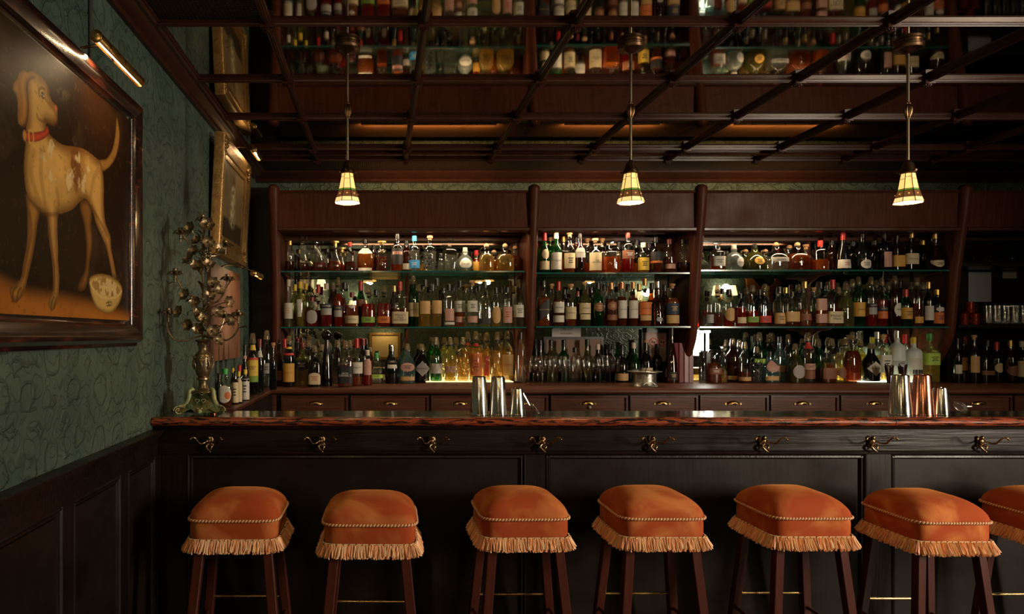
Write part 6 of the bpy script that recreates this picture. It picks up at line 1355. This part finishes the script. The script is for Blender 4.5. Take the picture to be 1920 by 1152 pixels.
def make_pendant():
    z0 = pr(381)
    t = thing('pendant_lamp', '', 'lamp')
    def P(zr, a, off=0.0): return ((zr[1]+off)*math.cos(a), (zr[1]+off)*math.sin(a), zr[0])
    n = 8; top = n
    for k in range(n):
        a, b2 = 2*PI*(k+0.5)/n, 2*PI*(k+1.5)/n
        sp = 0.012*((-1)**k)
        for (r0, r1, mat, nm) in (((RAD[1][0]+sp*0.4, RAD[1][1]-sp*0.17), RAD[0], pane_m, 'pane'), (RAD[2], (RAD[1][0]+sp*0.4, RAD[1][1]-sp*0.17), pane_m, 'pane'), (RAD[3], RAD[2], pane_g, 'green_pane'), (RAD[4], RAD[3], pane_p, 'border_pane'), (RAD[5], RAD[4], pane_b, 'pane')):
            vs = [P(r0,a), P(r0,b2), P(r1,b2), P(r1,a), P(r0,a,-0.0025), P(r0,b2,-0.0025), P(r1,b2,-0.0025), P(r1,a,-0.0025)]
            MB().add(vs, [(0,1,2,3),(7,6,5,4),(0,4,5,1),(1,5,6,2),(2,6,7,3),(3,7,4,0)]).build(nm, mat, t, smooth=False)
        am = (a+b2)/2; rj = (RAD[3][1]+RAD[4][1])/2*math.cos(PI/n)
        MB().sphere((rj*math.cos(am), rj*math.sin(am), (RAD[3][0]+RAD[4][0])/2), 0.0038, 8, 5).build('jewel', pane_j, t)
        c = MB()
        c.tube([P(r,a) for r in RAD], 0.0016, 5)
        for r in (RAD[0], RAD[2], RAD[3], RAD[4], RAD[5]): c.tube([P(r,a), P(r,b2)], 0.0014, 5)
        r1 = (RAD[1][0]+sp*0.4, RAD[1][1]-sp*0.17); c.tube([P(r1,a), P(r1,b2)], 0.0012, 5)
        c.build('lead_strip', came, t)
    zf = RAD[0][0]
    MB().lathe([(0.030,zf-0.004),(0.034,zf),(0.033,zf+0.010),(0.029,zf+0.016),(0.026,zf+0.022),(0.022,zf+0.040),(0.013,zf+0.052),(0.008,zf+0.058)], 24).build('fitter', bronze, t, ang=40)
    for k in range(3): MB().lathe([(0.003,0.030),(0.003,0.040),(0.0045,0.040),(0.0045,0.044)], 8, axis='X').build('set_screw', bronze, t, (0,0,zf+0.006), rz=2*PI*k/3+0.4)
    H = ZC-CH
    MB().lathe([(0.0062,zf+0.055),(0.0062,H-0.02)], 12).build('rod', rod_metal, t)
    b = MB(); zc = pr(207); prof = [(0.0068,-0.036),(0.009,-0.032),(0.0085,-0.028),(0.014,-0.014),(0.016,0.0),(0.014,0.014),(0.0085,0.028),(0.009,0.032),(0.0068,0.036)]
    n2 = 24; vs = []
    for r, z in prof:
        for k in range(n2): q = r*(1+0.10*math.cos(12*2*PI*k/n2*1.0)); vs.append((q*math.cos(2*PI*k/n2), q*math.sin(2*PI*k/n2), zc+z))
    b.add(vs, [(i*n2+k, i*n2+(k+1) % n2, (i+1)*n2+(k+1) % n2, (i+1)*n2+k) for i in range(len(prof)-1) for k in range(n2)]); b.build('reeded_knop', brass_dark, t, ang=20)
    MB().lathe([(0.008,H-0.046),(0.022,H-0.040),(0.034,H-0.032),(0.040,H-0.028),(0.056,H-0.026),(0.058,H-0.014),(0.055,H-0.010),(0.055,H-0.001)], 32).build('ceiling_canopy', bronze, t, ang=35)
    MB().sphere((0,0,pr(352)), 0.016, 12, 8, 1.3).build('bulb', bulb_m, t)
    return t
pd = make_pendant()
PLAB = ('stained glass pendant lamp closest to the green wall','stained glass pendant lamp hanging before the narrow middle bay','stained glass pendant lamp hanging above the copper shaker tin')
PENDANT_W = 5.0
for i, px in enumerate((651.5, 1182.5, 1702.5)):
    o = pd if i == 0 else copy_tree(pd)
    o.location = (PX(px, YP), YP, CH); o['label'] = PLAB[i]; o['group'] = 'pendants over the bar'
    o.rotation_euler.z = (0.0, 0.12, 0.2)[i]
    point('pendant_light', (PX(px,YP), YP, CH+pr(377)), PENDANT_W, (1.0,0.66,0.30), 0.02)
# ================================================================ THE ROOM BEHIND THE LENS (seen in the mirrors)
shade_w = pbr('lit_linen_shade', (0.9,0.8,0.6), 0.6, emit=(1.0,0.74,0.40), estr=2.2)
sco = thing('wall_sconce', 'two-arm brass wall sconce with cream lit shades', 'lamp', (XL, 0.55, 2.12))
MB().lathe([(0.05,0),(0.045,0.012),(0.02,0.02)], 18, axis='X').build('back_plate', brass_dark, sco)
for s in (-1, 1):
    MB().tube(catmull([(0.015,0,0),(0.08,s*0.06,-0.05),(0.12,s*0.12,-0.02),(0.12,s*0.12,0.04)], 5), 0.005, 8).build('arm', brass_dark, sco)
    MB().lathe([(0.075,0.04),(0.045,0.19)], 20, (0.12, s*0.12, 0), cap=False).build('shade', shade_w, sco)
point('sconce_light', (XL+0.12, 0.55, 2.24), 5.0, (1.0,0.72,0.40), 0.06)
for x, yw, zs, pw_, lab in ((-0.45,YF,1.95,14.0,'unseen brass sconce added on front wall to brighten the mirror view'),(4.08,YS2,1.98,12.0,'two-arm brass sconce on added bay wall between corner and window'),(5.30,YS2,2.05,6.0,'two-arm brass sconce on added bay wall beside the dog cut-out')):  # front wall sconce is added to brighten what the mirrors reflect
    o = copy_tree(sco); o.location = (x, yw, zs); o.rotation_euler.z = PI/2; o['label'] = lab; o['group'] = 'cream-shaded sconces'
    point('sconce_light', (x, yw+0.16, zs+0.15), pw_, (1.0,0.80,0.52), 0.06)
sco['group'] = 'cream-shaded sconces'
tif = pbr('lit_tiffany_cone', (0.5,0.25,0.06), 0.4, emit=(1.0,0.42,0.10), estr=0.8)
for k, (x, y, lab) in enumerate(((-0.19,-1.2,'wide amber glass pendant by the green wall side of the front room'),(1.87,-1.2,'wide amber glass pendant in the middle of the front room'))):
    t = thing('cone_pendant', lab, 'lamp', (x, y, 2.42), group='wide pendants of the front room')
    MB().lathe([(0.105,0.0),(0.10,0.012),(0.03,0.075),(0.02,0.085)], 16, cap=False).build('shade', tif, t, ang=25)
    MB().lathe([(0.02,0.083),(0.006,0.10),(0.006,ZC-2.42)], 10).build('rod', bronze, t)
    point('cone_light', (x, y, 2.40), 18.0, (1.0,0.62,0.28), 0.04)
fp_ = thing('lit_print', 'small gilt framed print lit from above on front wall', 'painting', (0.07, YF+0.01, 1.0))
frame_box(MB(), 0.60, 0.52, 0.05, -0.01, 0.03).build('frame', gilt, fp_, smooth=False)
MB().box(-0.25, 0.25, 0.0, 0.008, 0.05, 0.47).build('print', pbr('cream_print',(0.55,0.40,0.18),0.6), fp_, smooth=False)
area('print_light', (0.07, YF+0.20, 1.60), (0.07, YF, 1.25), 0.3, 0.03, 1.6, (1.0,0.72,0.36))
dgo = [(0,0.30),(0.10,0.38),(0.13,0.40),(0.10,0.32),(0.18,0.26),(0.36,0.26),(0.46,0.38),(0.46,0.46),(0.58,0.47),(0.62,0.40),(0.56,0.36),(0.55,0.22),(0.52,0.12),(0.51,0.0),(0.45,0.0),(0.44,0.12),(0.24,0.12),(0.20,0.0),(0.14,0.0),(0.15,0.14),(0.10,0.24)]
o = MB().prism([(0.62-x, z) for x, z in dgo], 0.0, 0.02, 'XZ').build('dog_cutout', pbr('orange_painted_board',(0.62,0.22,0.05),0.5), None, (5.62, 0.12, 1.98), smooth=False)
tag(o, 'orange painted cut-out of a dog fixed to the front wall', 'sign')
